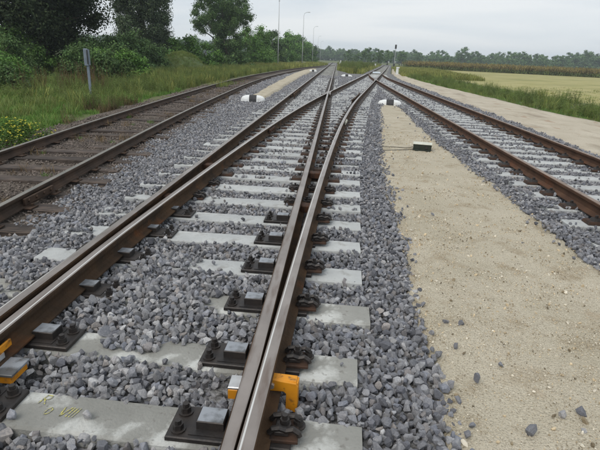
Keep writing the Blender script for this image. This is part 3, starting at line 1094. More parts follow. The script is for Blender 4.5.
for i, y in enumerate(T1_Y):
    if y > 5.2:
        break
    for side in (0, 1):
        # inner plate under the blade, its two bolts and the galvanised slide block
        cx = -.375 if side else -1.70
        xm = (t1_left(y) + t1_right(y)) / 2
        ch = put(turnout, 'slide_chair', CHAIR, cx, y + math.tan(t1_rot(y)) * (cx - xm), 0.0, S_OBJ[i].rotation_euler.z if y < 4 else 0)
        sx = -1 if side else 1
        for dy in (-.055, .055):
            link('bolt', BOLT, ch, (sx * .232, dy, .025), random.uniform(0, 1))
        link('slide_block', BLOCK, ch, ((-.465 - cx) if side else ((-1.595 if y < 2.6 else -1.645) - cx), .005, .0286))
    c = put(turnout, 'rail_clip', CLIP, float(X4(y)) + .13, y + math.tan(t1_rot(y)) * 1.1, .025)
    put(turnout, 'rail_clip', CLIP, X1 - .13, y, .025, math.pi)
    link('bolt', BOLT, c, (.05, .045, .0), .4)

clip_rows = MB()
for i, y in enumerate(T1_Y):
    if y < 5.2 or y > 27.2:
        continue
    for rx in (X1, float(X2(y)), X3, float(X4(y))):
        for sg in (1, -1):
            if rx in (X3,) and sg == 1 and float(X4(y)) - X3 < .34:
                continue
            if rx == X1 and sg == 1 and float(X2(y)) - X1 < .34:
                continue
            if y < 16:
                put(turnout, 'rail_clip', CLIP if y < 6 else FCLIP, rx + sg * .125, y, .004, 0 if sg > 0 else math.pi)
            else:
                clip_rows.box((rx + sg * .12, y, .0), (.17, .16, .07), taper=.6)
for y in T1_Y + XO_Y + LONG_Y:
    if y < 27.2:
        continue
    for rx in ((X1, X3) if y in T1_Y else (float(X2(y)), float(X4(y)))):
        for sg in (1, -1):
            clip_rows.box((rx + sg * .12, y, .0), (.17, .16, .07), taper=.6)
tag(rail_obj('far_rail_clips', clip_rows, [M['steel_dark']], turnout), kind='stuff')
clip_c = MB()
for y in C_Y:
    for sgx in (-1, 1):
        for sg in (1, -1):
            if y < 16:
                put(right_track, 'rail_clip', FCLIP, 3.85 + sgx * .7535 + sg * .125, y, .004, 0 if sg > 0 else math.pi)
            else:
                clip_c.box((3.85 + sgx * .7535 + sg * .12, y, .0), (.16, .15, .06), taper=.6)
tag(rail_obj('far_rail_clips', clip_c, [M['steel_dark']], right_track), kind='stuff')
TIEPL = MB().box((0, 0, 0), (.30, .15, .014), bev=.003).cyl((.11, .03, .014), .018, .03, 6).cyl((-.11, -.03, .014), .018, .03, 6).mesh('tie_plate', M['rail_old'])
for o in [q for q in old_track.children if q.name.startswith('sleeper')]:
    y = o.location.y + old_track.location.y
    if y > 20:
        continue
    for sg in (-1, 1):
        put(old_track, 'tie_plate', TIEPL, float(Xa(y)) + sg * .7535, y, -.099)
# fishplates: old rail joint, insulated joint on the right rail, joint on the curved rail
FP = MB().box((0, 0, 0), (.026, .62, .075), bev=.006)
for k in range(4):
    FP.cyl((-.03, -.24 + .16 * k, .04), .018, .06, 6, axis='X')
FPM = FP.mesh('fishplate', M['rail_old'])
put(old_track, 'fishplate', FPM, float(Xa(4.9)) + .7535 + .045, 5.15, -.065, .05)
put(turnout, 'fishplate', FP.mesh('pale_fishplate', M['cream']), float(X4(12.4)) + .045, 12.4, .07, -math.atan(.074))['label'] = 'pale insulated joint plate'
put(turnout, 'fishplate', FP.mesh('rust_fishplate', M['steel_rust']), float(X2(10.4)) + .045, 10.4, .07, -math.atan(.064))
put(turnout, 'fishplate', FP.mesh('side_fishplate', M['rail_side']), X1 + .045, 20.0, .07)
# rusty spacer blocks between the paired rails
SPB = MB().box((0, 0, 0), (1.0, .14, .075), bev=.01).mesh('spacer_block', M['steel_rust'])
for y, a, b in ((6.45, X3, X4), (4.9, X3, X4), (6.6, lambda q: X1, X2), (4.95, lambda q: X1, X2)):
    xa = a if isinstance(a, float) else float(a(y))
    xb = float(b(y))
    o = put(turnout, 'spacer_block', SPB, (xa + xb) / 2, y, .055)
    o.scale.x = xb - xa - .02

# ------------------------------------------------------------------ orange switch locks
lk = MB()
pr = [(-.005, .062), (-.005, .128), (.135, .118), (.145, .10), (.145, -.05), (.088, -.05), (.088, .055), (.075, .066)]
n = len(pr)
V = [(x, -.035, z) for x, z in pr] + [(x, -.020, z) for x, z in pr]
F = [tuple(range(n)), tuple(range(n, 2 * n))[::-1]] + [(i, i + n, (i + 1) % n + n, (i + 1) % n) for i in range(n)]
lk.add(V, F)
lk.box((.066, .004, .112), (.14, .05, .012), bev=.003)      # top flange going back
lk.box((.137, .005, -.05), (.014, .05, .165))                 # outer flange
o = rail_obj('lock_bracket', MB(), [M['orange']], turnout)
lb = lk.mesh('lock_bracket', M['orange'])
o.data = lb
o.location = (-.235 - turnout.location.x, 1.965 - turnout.location.y, 0 - turnout.location.z)
o.rotation_euler.z = R(-4)
o['label'] = 'orange bracket on the outside of the right rail'
bv = o.modifiers.new('bevel', 'BEVEL')
bv.width = .006
bv.segments = 3
hb_ = MB().cyl((0, 0, 0), .015, .016, 6, axis='Y').mesh('bolt', M['silver'])
link('bolt', hb_, o, (.016, -.051, .098))
o2 = put(turnout, 'lock_block', MB().box((0, 0, 0), (.075, .105, .055), bev=.004).mesh('lock_block', M['orange']), -.405, 1.985, -.01)
link('cap', MB().box((0, 0, 0), (.078, .10, .012), bev=.003).mesh('cap', M['silver']), o2, (0, 0, .0556))
o3 = put(turnout, 'lock_strip', MB().box((0, 0, 0), (.012, .16, .03), bev=.003).mesh('lock_strip', M['orange']), X3 - .045, 1.99, .075)
o4 = put(turnout, 'lock_strip', MB().box((0, 0, 0), (.012, .15, .04), bev=.003).mesh('lock_strip', M['orange']), -1.71 + .038, 2.02, .09)
link('tag_plate', MB().box((0, 0, 0), (.006, .06, .03)).mesh('tag_plate', M['silver']), o4, (.012, -.03, -.028))
o5 = put(turnout, 'lock_block', MB().box((0, 0, 0), (.09, .13, .045), bev=.004).mesh('lock_block', M['orange']), -1.60, 1.97, -.01)
link('cap', MB().box((0, 0, 0), (.12, .15, .014), bev=.003).mesh('cap', M['galv']), o5, (0, 0, .0456))

# yellow chalk marks on the nearest sleeper:  R . O  VIII
def stroke(b, pts, w=.006):
    for (x0, y0), (x1, y1) in zip(pts[:-1], pts[1:]):
        dx, dy = x1 - x0, y1 - y0
        q = math.hypot(dx, dy) or 1
        nx, ny = -dy / q * w / 2, dx / q * w / 2
        b.add([(x0 + nx, y0 + ny, 0), (x0 - nx, y0 - ny, 0), (x1 - nx, y1 - ny, 0), (x1 + nx, y1 + ny, 0)], [(0, 1, 2, 3)])


ck = MB()


def glyph(strokes, ox_, oy_, s, shear=.25):
    for st in strokes:
        stroke(ck, [(ox_ + (x + shear * y) * s, oy_ + y * s) for x, y in st], .0055)


glyph([[(0, 0), (0, 1)], [(0, 1), (.45, .95), (.5, .7), (.4, .52), (0, .5)], [(.15, .5), (.55, 0)]], -1.335, 1.765, .062)
glyph([[(0, .0), (.05, .05)]], -1.285, 1.755, .062)
glyph([[(.25, 0), (.05, .25), (.05, .7), (.25, 1), (.5, .7), (.5, .25), (.25, 0)]], -1.275, 1.70, .05)
glyph([[(0, 1), (.28, 0), (.56, 1)], [(.75, 0), (.75, 1)], [(1.0, 0), (1.0, 1)], [(1.25, 0), (1.25, 1)]], -1.205, 1.70, .062)
bpar = S_OBJ[2]
co = bpar.location + turnout.location
ck.v = [(x - co.x, y - co.y, .0035) for x, y, z in ck.v]
link('chalk_marking', ck.mesh('chalk_marking', M['yellow']), bpar)

# pale blue cover between the rails of the far turnout
cov = MB().box((0, 0, 0), (1.1, .9, .16), bev=.03, taper=.9)
o = put(turnout, 'drive_cover', cov.mesh('drive_cover', M['pale_blue']), 5.35, 67.5, .0, -.1)

# ------------------------------------------------------------------ fouling markers, box with cables, posts
def fouling_marker(x, y, z, rz, label, w=.95):
    """long rounded loaf of concrete, white with a black middle"""
    e = thing('fouling_marker', label, 'marker', (x, y, z), rz, 'black and white fouling markers between the tracks')
    def seg(x0, x1, m, nm, n=7):
        b = MB()
        V, F = [], []
        k = 9
        for i in range(n + 1):
            xx = x0 + (x1 - x0) * i / n
            t = min(1.0, max(0.0, 1 - (abs(xx) / (w / 2)) ** 3.2)) ** .5
            t = max(t, .05)
            for j in range(k):
                a = math.pi * j / (k - 1)
                V.append((xx, .17 * t * math.cos(a), -.06 + (.06 + .20 * t) * math.sin(a) ** .8))
        for i in range(n):
            for j in range(k - 1):
                a = i * k + j
                F.append((a, a + 1, a + k + 1, a + k))
        F += [tuple(range(k))[::-1], tuple(range(n * k, n * k + k))]
        link(nm, b.add(V, F).mesh(nm, M[m], smooth=False), e)
    seg(-w / 2, -.145, 'white', 'white_end')
    seg(-.145, .145, 'black', 'black_band', 3)
    seg(.145, w / 2, 'white', 'white_end')
    return e


fouling_marker(-3.23, 19.2, -.06, 0.05, 'white and black concrete marker between old track and switch, at sand strip tip', .98)
fouling_marker(2.20, 19.75, -.03, -.05, 'white and black concrete marker at far tip of the sandy path', .98)
fouling_marker(1.02, 49.5, -.02, 0, 'small far white and black fouling marker on gravel just beyond the rail crossing', 1.15)
fouling_marker(-3.0, 63.5, -.02, 0, 'farthest white and black fouling marker, tiny, at far end of left sand strip', 1.0)

bx_ = thing('equipment_box', 'small black box with a pale cream lid lying on the sandy path', 'box', (1.80, 9.62, -.035), R(-10))
case = MB()
case.box((0, 0, 0.0), (.36, .26, .025), bev=.004, m=0)
case.box((0.0, 0.0, .024), (.34, .24, .105), taper=1.05, bev=.008, m=0)
link('case', case.mesh('case', M['dark_case']), bx_)
lid = link('lid', MB().box((0, 0, 0), (.37, .27, .014), bev=.005).mesh('lid', M['cream']), bx_, (0, .0, .1295))
FBM = MB().box((0, 0, 0), (.06, .03, .022), bev=.003).mesh('foot_block', M['dark_case'])
for sx in (-.1, .1):
    link('foot_block', FBM, bx_, (sx, -.15, 0))
link('latch', MB().box((0, 0, 0), (.04, .012, .05)).mesh('latch', M['steel_dark']), bx_, (.08, -.131, .05))
for nm, pts in (('cable', [(1.62, 9.64, .02), (1.5, 9.66, -.012), (1.3, 9.74, -.02), (1.1, 9.72, -.02), (.92, 9.80, -.02), (.75, 9.85, -.02), (.6, 9.82, -.05)]),
                ('cable', [(1.62, 9.55, -.01), (1.48, 9.50, -.02), (1.3, 9.42, -.02), (1.12, 9.36, -.022), (.95, 9.28, -.02), (.8, 9.25, -.05)])):
    o = link(nm, MB().tube(pts, .006, 6).mesh('cable', M['cable'], smooth=True))
    tag(o, 'thin dark cable running from the black box to the ballast, upper of the two' if pts[0][1] > 9.6 else 'thin dark cable on the sand below the other one, lower of the two', 'cable', 'cables on the sandy path')

# blue grey signal post in the left verge
pst = thing('trackside_post', 'blue grey post with an upright rectangular board standing in tall grass on the left', 'post', (-9.35, 18.2, -.2), R(8))
link('post', MB().box((0, 0, 0), (.085, .06, 1.25)).mesh('post', M['post_blue']), pst)
bd = MB().box((-.03, -.02, 0), (.14, .09, .60), bev=.01).box((.065, .0, .02), (.055, .08, .55), bev=.01)
link('board', bd.mesh('board', M['post_blue']), pst, (0, 0, 1.2))
link('slot', MB().box((.03, -.06, .05), (.03, .04, .5)).mesh('slot', M['black']), pst, (0, 0, 1.2))

wp = thing('marker_post', 'short white concrete post at the end of the dirt road right of the track', 'post', (7.95, 66.5, -.1))
link('post', MB().box((0, 0, 0), (.34, .3, .85), taper=.85).mesh('post', M['white']), wp)
link('cap', MB().box((.05, 0, 0), (.42, .32, .14), bev=.04).mesh('cap', M['white']), wp, (0, 0, .85))
wp = thing('marker_post', 'tiny far white post left of the merging right hand rails', 'post', (9.2, 122, -.1))
link('post', MB().box((0, 0, 0), (.35, .3, .8), taper=.85).mesh('post', M['white']), wp)
link('cap', MB().box((0, 0, 0), (.4, .35, .12), bev=.04).mesh('cap', M['white']), wp, (0, 0, .8))
wp = thing('marker_post', 'far white cone shaped post beside the straight track near the vanishing point', 'post', (.9, 132, -.1))
link('post', MB().cyl((0, 0, 0), .55, 1.1, 8, r2=.16).mesh('post', M['white']), wp)
link('cap', MB().cyl((0, 0, 0), .2, .2, 8, r2=.12).mesh('cap', M['white']), wp, (0, 0, 1.1))
for px_, lab in ((-9.6, 'long low white barrier in far grass left of the old track, left one of two'), (-7.9, 'shorter low white barrier in far grass left of the old track, right one of two')):
    wb = thing('low_barrier', lab, 'barrier', (px_, 118, -.1), 0, 'far white barriers')
    L_ = 1.3 if px_ < -9 else .9
    link('beam', MB().box((0, 0, 0), (L_, .15, .32), bev=.03).mesh('beam', M['white']), wb, (0, 0, .35))
    for sx in (-.35, .35):
        link('leg', MB().box((0, 0, 0), (.12, .12, .35)).mesh('leg', M['white']), wb, (sx * L_, 0, 0))

sg = thing('railway_signal', 'thin far signal mast with dark head standing right of the merged track', 'signal', (14.6, 130, -.1))
link('mast', MB().cyl((0, 0, 0), .055, 4.9, 8).mesh('mast', M['pole']), sg)
hd = MB().box((0, 0, 0), (.36, .25, .8), bev=.05).box((0, .16, -.1), (.46, .06, 1.0))
link('signal_head', hd.mesh('signal_head', M['black']), sg, (0, 0, 4.75))
link('relay_cabinet', MB().box((0, 0, 0), (.45, .4, 1.1), bev=.04).mesh('relay_cabinet', M['black']), sg, (-.1, -.4, 0))

# lamp posts beyond the hedge
for k, (x, y, h, lamp, lab) in enumerate(((-9.25, 78, 10.2, False, 'nearest and tallest bare grey mast rising from the hedge'),
                                          (-7.0, 100, 10.0, True, 'grey lamp post with curved arm, first one right of the tall bare mast'),
                                          (-7.1, 143, 10.0, True, 'grey lamp post with curved arm, middle one of the far row'),
                                          (-8.2, 205, 10.0, True, 'grey lamp post, second from the right end of the far row'),
                                          (-8.6, 250, 9.6, True, 'rightmost and farthest grey lamp post of the far row'))):
    e = thing('lamp_post', lab, 'lamp post', (x, y, -.2), 0, 'tall grey posts along the left of the line')
    b = MB().tube([(0, 0, 0), (0, 0, h * .5), (0, 0, h - .6)], [.085, .065, .045], 8)
    link('post', b.mesh('post', M['pole'], smooth=True), e)
    if lamp:
        link('arm', MB().tube([(0, 0, h - .62), (.12, 0, h - .2), (.5, 0, h), (.8, 0, h + .03)], .035, 6).mesh('arm', M['pole']), e)
        link('lamp_head', MB().box((.95, 0, h - .02), (.5, .22, .10), bev=.03).mesh('lamp_head', M['pole']), e)
    else:
        link('cap', MB().cyl((0, 0, h - .6), .1, .12, 8).mesh('cap', M['pole']), e)

# small white box between the shrubs
wbx = thing('storage_box', 'small white box glimpsed low between the dark shrubs under the big left tree', 'box', (-23.9, 40, -.2), R(30))
link('case', MB().box((0, 0, .0), (.75, .6, .55), bev=.02).mesh('case', M['white']), wbx)
link('lid', MB().box((0, 0, .552), (.82, .66, .08), bev=.03).mesh('lid', M['white']), wbx)


# ------------------------------------------------------------------ vegetation
def leaf_cloud(n, centers, spread, size, rng, shade=.35, droop=0.0):
    """n leaf quads gathered round clump centres; returns V, F, tint"""
    k = len(centers)
    ci = rng.integers(0, k, n)
    C = np.asarray(centers)[ci]
    dirs = rng.normal(size=(n, 3))
    dirs /= np.linalg.norm(dirs, axis=1)[:, None]
    rad = np.abs(rng.normal(0, .62, n)).clip(0, 1.08)
    P = C + dirs * rad[:, None] * np.asarray(spread)[ci][:, None] * np.array([1, 1, .8])
    nrm = dirs * .8 + rng.normal(size=(n, 3)) * .6 + np.array([0, 0, .35])
    nrm /= np.linalg.norm(nrm, axis=1)[:, None]
    a = rng.normal(size=(n, 3))
    u = np.cross(nrm, a)
    u /= np.linalg.norm(u, axis=1)[:, None]
    w = np.cross(nrm, u)
    s = size * rng.uniform(.6, 1.3, n)
    u *= s[:, None] * .5
    w *= s[:, None] * .32
    V = np.stack([P - u, P - w + nrm * s[:, None] * .08, P + u, P + w + nrm * s[:, None] * .08], 1).reshape(-1, 3)
    V[:, 2] -= 0
    F = np.arange(4 * n).reshape(n, 4)
    tone = (1 + shade * (rng.random(k) - .5) * 2)[ci] * rng.uniform(.75, 1.25, n)
    T = np.stack([tone * rng.uniform(.92, 1.1, n), tone, tone * rng.uniform(.85, 1.1, n), np.ones(n)], 1)
    return V, F, np.repeat(T, 4, 0)


def crown_centers(rng, k, rx, ry, rz, zc, shape='round', fill=.35):
    out, sp = [], []
    while len(out) < k:
        if shape == 'poplar':
            z, a = rng.uniform(-1, 1), rng.uniform(0, 6.283)
            q = (1 - abs(z) ** 5) ** .5 * rng.random() ** .3 * (1.0 + .12 * math.sin(z * 3))
            out.append(np.array([q * rx * math.cos(a), q * ry * math.sin(a), zc + z * rz]))
            sp.append(rng.uniform(.16, .27) * rx)
            continue
        v = rng.normal(size=3)
        v /= np.linalg.norm(v)
        r = (rng.random() ** fill)
        z = v[2] * r
        taper = 1.0
        if shape == 'poplar':
            taper = (1.12 - .25 * z) if abs(z) < 1 else .6
        if shape == 'bush':
            z = abs(z)
        p = np.array([v[0] * r * rx * taper, v[1] * r * ry * taper, zc + z * rz])
        out.append(p)
        sp.append(rng.uniform(.17, .30) * min(rx, rz if shape != 'bush' else rx))
    return np.array(out), np.array(sp)


def tree(name, label, cat, loc, h, rx, rz, zc, n, k, leaf, m, seed, shape='round', group=None, trunk_r=.25, ry=None, mesh_name='crown', spread=1.0):
    rng = np.random.default_rng(seed)
    e = thing(name, label, cat, loc, 0, group)
    cc, sp = crown_centers(rng, k, rx, ry or rx, rz, zc, shape)
    V, F, T = leaf_cloud(n, cc, sp * spread, leaf, rng)
    link('crown', fast_mesh('crown', V, F, M[m], T), e)
    b = MB()
    top = zc + rz * (.55 if shape != 'bush' else .4)
    tr = [(0, 0, -.3)] + [(rng.normal() * .06 * q, rng.normal() * .06 * q, top * q / 4) for q in range(1, 5)]
    if shape == 'bush':
        for _ in range(5):
            a = rng.random() * 6.28
            b.tube([(0, 0, -.2), (math.cos(a) * rx * .2, math.sin(a) * rx * .2, rz * .35), (math.cos(a) * rx * .5, math.sin(a) * rx * .5, rz * .75)], [trunk_r, trunk_r * .7, trunk_r * .3], 5)
    else:
        b.tube(tr, [trunk_r * q for q in (1.2, 1, .8, .55, .2)], 8)
        for c in cc[:: max(1, len(cc) // 14)]:
            z0 = min(max(c[2] * .55, top * .3), top * .85)
            b.tube([(0, 0, z0), tuple(np.array([c[0] * .5, c[1] * .5, (z0 + c[2]) / 2 + .2])), tuple(c)], [trunk_r * .4, trunk_r * .25, trunk_r * .08], 5)
    link('trunk' if shape != 'bush' else 'stems', b.mesh('trunk', M['bark'], smooth=True), e)
    return e


tree('tree', 'big dark leafy tree at the left edge, its crown reaching above the picture', 'tree', (-20.6, 34, -.2), 13, 4.7, 5.6, 7.1, 190000, 300, .17, 'leaf_dark', 1, trunk_r=.35, spread=1.2)
tree('poplar_tree', 'tall dense columnar dark green tree between the big left tree and the airy one', 'tree', (-20.0, 51, -.2), 16, 2.8, 7.8, 7.9, 200000, 620, .16, 'leaf_poplar', 2, 'poplar', trunk_r=.35, spread=1.25)
tree('tree', 'airy tree with loose crown rising behind the hedge, right of the columnar tree', 'tree', (-16.2, 70, -.2), 10.5, 4.1, 3.5, 6.9, 60000, 170, .19, 'leaf_mid', 3, trunk_r=.22, spread=.95)

HG = 'green bushes along the left of the line'
hedge = [(-9.6 - 3.0, 33, 2.2, 1.5), (-18.2, 44, 3.0, 3.0), (-18.0, 52, 2.8, 3.0), (-15.6, 55, 2.8, 3.4), (-14.6, 68, 3.0, 4.6), (-14.0, 80, 3.4, 5.3), (-14.4, 90, 3.4, 5.2),
         (-13.6, 101, 3.4, 5.0), (-13.4, 113, 3.6, 5.6), (-13.2, 128, 4.0, 5.9), (-12.6, 143, 4.0, 5.5), (-12.6, 160, 4.0, 6.2), (-12.5, 180, 4.2, 5.4), (-12.3, 205, 4.5, 6.0)]
hl = ['low dark bush beside tall grass, left of the mound', 'round bush just left of the grassy mound', 'dark bush behind the mound, left under the columnar tree', 'bush behind the right side of the grassy mound',
      'bright green bush under the airy tree', 'tall bush under the right half of the airy tree', 'dense bush right of the airy tree', 'bush left of the bare mast', 'bush at the foot of the bare mast',
      'bush right behind the bare mast', 'tall bush between the bare mast and the first lamp post', 'far bush left of the first lamp post', 'far bush behind the first lamp post', 'last bush at the right end of the hedge by the far lamps']
for i, (x, y, r, h) in enumerate(hedge[1:]):
    tree('bush', hl[i + 1], 'bush', (x, y, -.25), h * (1.15 if y < 75 else 1.42), r * (1.0 if y < 75 else 1.15), h * (1.05 if y < 75 else 1.3), .15, int(14000 + 500 * (i % 3)), 60, .15 + .0024 * (y - 30), 'leaf_bush' if i % 3 else 'leaf_mid', 30 + i, 'bush', HG, .07)
low = [(-13.2, 17.5, 1.7, 1.15), (-15.2, 20, 2.2, 1.7), (-18.6, 25, 2.7, 2.5), (-12.9, 25.5, 2.0, 2.0), (-13.2, 29, 2.0, 1.9), (-15.8, 32, 2.6, 2.5), (-15.6, 36.5, 2.0, 2.0), (-20.6, 31, 2.2, 3.0), (-21.5, 29, 3.2, 3.0), (-17.5, 40, 2.6, 3.2), (-24, 38, 3.6, 3.8), (-20, 46, 3, 3.2), (-16.3, 41, 2.1, 2.6), (-23.5, 33, 3.0, 3.2), (-18.8, 36, 2.4, 2.9)]
ll = ['dark low shrub nearest the camera at the left edge', 'dark rounded shrub at the left edge behind the nearest one', 'tall dark shrub under the big left tree', 'shrub left of the blue grey post', 'shrub right behind the blue grey post',
      'shrub under the right side of the big left tree', 'shrub between the post and the columnar tree', 'shrub in front of the trunk of the big tree', 'shrub at the left picture edge below the big tree', 'shrub left of the columnar tree',
      'rear shrub showing below the crown of the big tree', 'rear shrub at the foot of the columnar tree', 'dark shrub just left of the grassy mound', 'rear shrub at the left edge behind the big trunk', 'shrub filling the gap right of the big trunk']
for i, (x, y, r, h) in enumerate(low):
    tree('shrub', ll[i], 'shrub', (x, y, -.25), h, r, h * .95, .12, 14000, 50, .10 + .003 * (y - 15), ('leaf_mid', 'leaf_bush', 'leaf_mid')[i % 3], 60 + i, 'bush', 'shrubs below the trees on the left', .05)

# grassy mound
bm = bmesh.new()
V, F = [], []
for j in range(9):
    for i in range(24):
        a = 2 * math.pi * i / 24
        t = j / 8
        rr = 2.6 * (1 - t) + .02
        z = 1.85 * (1 - (1 - t) ** 2.2) + .1 * math.sin(a * 3 + j)* (1-t)
        V.append((rr * math.cos(a) * 1.0, rr * math.sin(a) * 1.3, z - .3))
for j in range(8):
    for i in range(24):
        F.append((j * 24 + i, j * 24 + (i + 1) % 24, (j + 1) * 24 + (i + 1) % 24, (j + 1) * 24 + i))
o = link('earth_mound', fast_mesh('earth_mound', V, F, mat('mound_turf', (0.075, 0.115, 0.04), 0.95, var=(0.11, 0.135, 0.055), scale=1.5, bump=.8, bscale=9, bdist=.06), smooth=True), None, (-15.0, 47.5, 0))
tag(o, kind='structure')


# grasses
def tuft(name, seed, n, h, spread, w, m, curl=.5, heads=False):
    r = np.random.default_rng(seed)
    V, F, T = [], [], []
    for i in range(n):
        a = r.uniform(0, 2 * math.pi)
        rr = spread * math.sqrt(r.random())
        bx_, by_ = rr * math.cos(a), rr * math.sin(a)
        hh = h * r.uniform(.5, 1.1)
        la = r.uniform(0, 2 * math.pi)
        le = curl * hh * r.uniform(.2, 1)
        ww = w * r.uniform(.7, 1.3)
        px_, py_ = -math.sin(la) * ww, math.cos(la) * ww
        o = len(V)
        tone = r.uniform(.7, 1.3)
        yel = r.uniform(.9, 1.25)
        for t, k in ((0, 1), (.45, .8), (.8, .5), (1, .12)):
            cx, cy, cz = bx_ + math.cos(la) * le * t ** 2, by_ + math.sin(la) * le * t ** 2, hh * (t - .18 * t * t)
            kk = k
            if heads and t >= .8:
                kk = 1.5 if t < 1 else .4
            V += [(cx - px_ * kk, cy - py_ * kk, cz), (cx + px_ * kk, cy + py_ * kk, cz)]
            T += [(tone * yel, tone, tone * .9, 1)] * 2
        for q in range(3):
            F.append((o + 2 * q, o + 2 * q + 1, o + 2 * q + 3, o + 2 * q + 2))
    return fast_mesh(name, V, F, m, T)


def weed(name, seed, n, h, m, leaf=.07):
    r = np.random.default_rng(seed)
    V, F, T = [], [], []
    for i in range(n):
        a = r.uniform(0, 6.28)
        le = r.uniform(.0, .28) * h
        hh = h * r.uniform(.6, 1.1)
        bx_, by_ = r.normal(0, .07), r.normal(0, .07)
        for q in range(16):
            t = (q + 1) / 16
            cx, cy, cz = bx_ + math.cos(a) * le * t, by_ + math.sin(a) * le * t, hh * t
            la = r.uniform(0, 6.28)
            s = leaf * (1.15 - .6 * t) * r.uniform(.7, 1.3)
            dx, dy = math.cos(la), math.sin(la)
            o = len(V)
            V += [(cx, cy, cz), (cx + dx * s * .5 - dy * s * .22, cy + dy * s * .5 + dx * s * .22, cz + s * .25), (cx + dx * s, cy + dy * s, cz + s * .1), (cx + dx * s * .5 + dy * s * .22, cy + dy * s * .5 - dx * s * .22, cz + s * .25)]
            F.append((o, o + 1, o + 2, o + 3))
            tone = r.uniform(.7, 1.25)
            T += [(tone, tone, tone, 1)] * 4
        o = len(V)
        V += [(bx_ - .004, by_, 0), (bx_ + .004, by_, 0), (bx_ + math.cos(a) * le + .003, by_ + math.sin(a) * le, hh), (bx_ + math.cos(a) * le - .003, by_ + math.sin(a) * le, hh)]
        F.append((o, o + 1, o + 2, o + 3))
        T += [(.8, .8, .7, 1)] * 4
    return fast_mesh(name, V, F, m, T)


G_SHORT = [tuft('grass_tuft', 400 + i, 34, .20, .16, .006, M['grass_bright'], .7) for i in range(4)]
G_MID = [tuft('grass_tuft', 410 + i, 34, .42, .20, .007, M['grass'], .6) for i in range(4)]
G_TALL = [tuft('grass_tuft', 420 + i, 34, .8, .28, .0045, M['grass_tall'], .4, True) for i in range(4)]
G_DRY = [tuft('grass_tuft', 430 + i, 26, .35, .2, .006, M['grass_dry'], .8) for i in range(3)]
G_WEED = [weed('weed', 440 + i, 7, .75, M['grass'], .10) for i in range(4)]
G_RED = [weed('weed', 450 + i, 7, .9, M['reddish'], .06) for i in range(2)]
G_FAR = [tuft('grass_tuft', 460 + i, 40, .7, .6, .022, M['grass_tall'], .5) for i in range(3)]


def put_grass(name, x, y, z, protos, smin, smax):
    n = len(x)
    s = RNG.uniform(smin, smax, n)
    rot = np.stack([RNG.normal(0, .08, n), RNG.normal(0, .08, n), RNG.uniform(0, 6.28, n)], 1)
    return scatter(name, np.stack([x, y, z], 1), rot, np.stack([s, s, s * RNG.uniform(.8, 1.2, n)], 1), RNG.integers(0, len(protos), n), protos)


def zverge(x, y):
    return -0.18 + 0.12 * (vnoise(x * .6, y * .6, 9) - .5) + 0.10 * np.clip((-8 - x) / 6, 0, 1)


# left verge: bright short grass near the camera, weeds and tall grass beyond
n = 42000
x, y = RNG.uniform(-15, -5, n), RNG.uniform(6, 24, n)
e = Xa(y) - 1.75 - x
ok = (e > .1) & (RNG.random(n) < .25 + .75 * vnoise(x * 1.2, y * 1.2, 70)) & (RNG.random(n) < np.clip(e / 1.3, .08, 1)) & in_frame(x, y)
put_grass('verge_grass', x[ok], y[ok], zverge(x[ok], y[ok]), G_SHORT * 3 + G_MID[:1], .5, 1.05)
n = 9000
x, y = RNG.uniform(-20, -5, n), RNG.uniform(8, 40, n)
e = Xa(y) - 2.0 - x
ok = (e > 0) & in_frame(x, y) & (RNG.random(n) < np.clip(vnoise(x * .7, y * .45, 71) * 2.0 - .75, .02, 1)) & (y > 12 + 3 * vnoise(x, y, 5)) & ~((x < -6.9) & (y < 13.5 + 1.5 * vnoise(x, y, 6)))
put_grass('verge_weeds', x[ok], y[ok], zverge(x[ok], y[ok]), G_WEED + G_WEED + G_MID[:3] + G_TALL[:1] + G_DRY[:1], .45, .9)
n = 17000
x, y = RNG.uniform(-22, -5, n), RNG.uniform(24, 75, n)
e = Xa(y) - 1.9 - x
ok = (e > .1) & in_frame(x, y) & (x > -13 - (y - 24) * .08) & (RNG.random(n) < .3 + .9 * vnoise(x * .5, y * .3, 85))
put_grass('verge_tall_grass', x[ok], y[ok], zverge(x[ok], y[ok]), G_TALL[:2] + G_MID + G_WEED[:3], .5, .9)
n = 9000
x, y = RNG.uniform(-14, -2, n), RNG.uniform(70, 135, n)
ok = (x < Xa(y) - 1.8) & in_frame(x, y)
put_grass('far_verge_grass', x[ok], y[ok], np.full(ok.sum(), -.2), G_FAR, .7, 1.3)
# dry litter and sprouts on the old track
n = 800
y = RNG.uniform(3, 40, n)
x = Xa(y) + RNG.uniform(-1.5, .9, n)
ok = (vnoise(x * 1.4, y * 1.4, 72) > .62)
put_grass('track_litter', x[ok], y[ok], np.full(ok.sum(), -.15), G_DRY + G_DRY + G_SHORT[:1], .25, .6)
y = RNG.uniform(26.5, 31, 60); x = Xa(y) - .75 + RNG.normal(0, .3, 60)
put_grass('track_sprouts', x, y, np.full(60, -.15), G_MID + G_TALL[:1], .4, .75)
# mound grass
a, rr = RNG.uniform(0, 6.28, 2200), np.sqrt(RNG.random(2200))
put_grass('mound_grass', -15 + 2.5 * rr * np.cos(a), 47.5 + 3.2 * rr * np.sin(a), 1.85 * (1 - rr ** 2.2) - .32, G_MID + G_SHORT, .45, .8)
# brownish weeds where the verge meets the old ballast
n = 220
y = RNG.uniform(11.6, 17, n)
x = Xa(y) - 1.75 - np.abs(RNG.normal(0, .55, n))
ok = vnoise(x * 1.1, y * 1.1, 88) > .4
x, y = x[ok], y[ok]
put_grass('dry_weeds', x, y, zverge(x, y), [weed('weed', 490 + i, 9, .5, M['grass_dry'], .05) for i in range(2)] + G_DRY + G_WEED[:1], .4, .9)
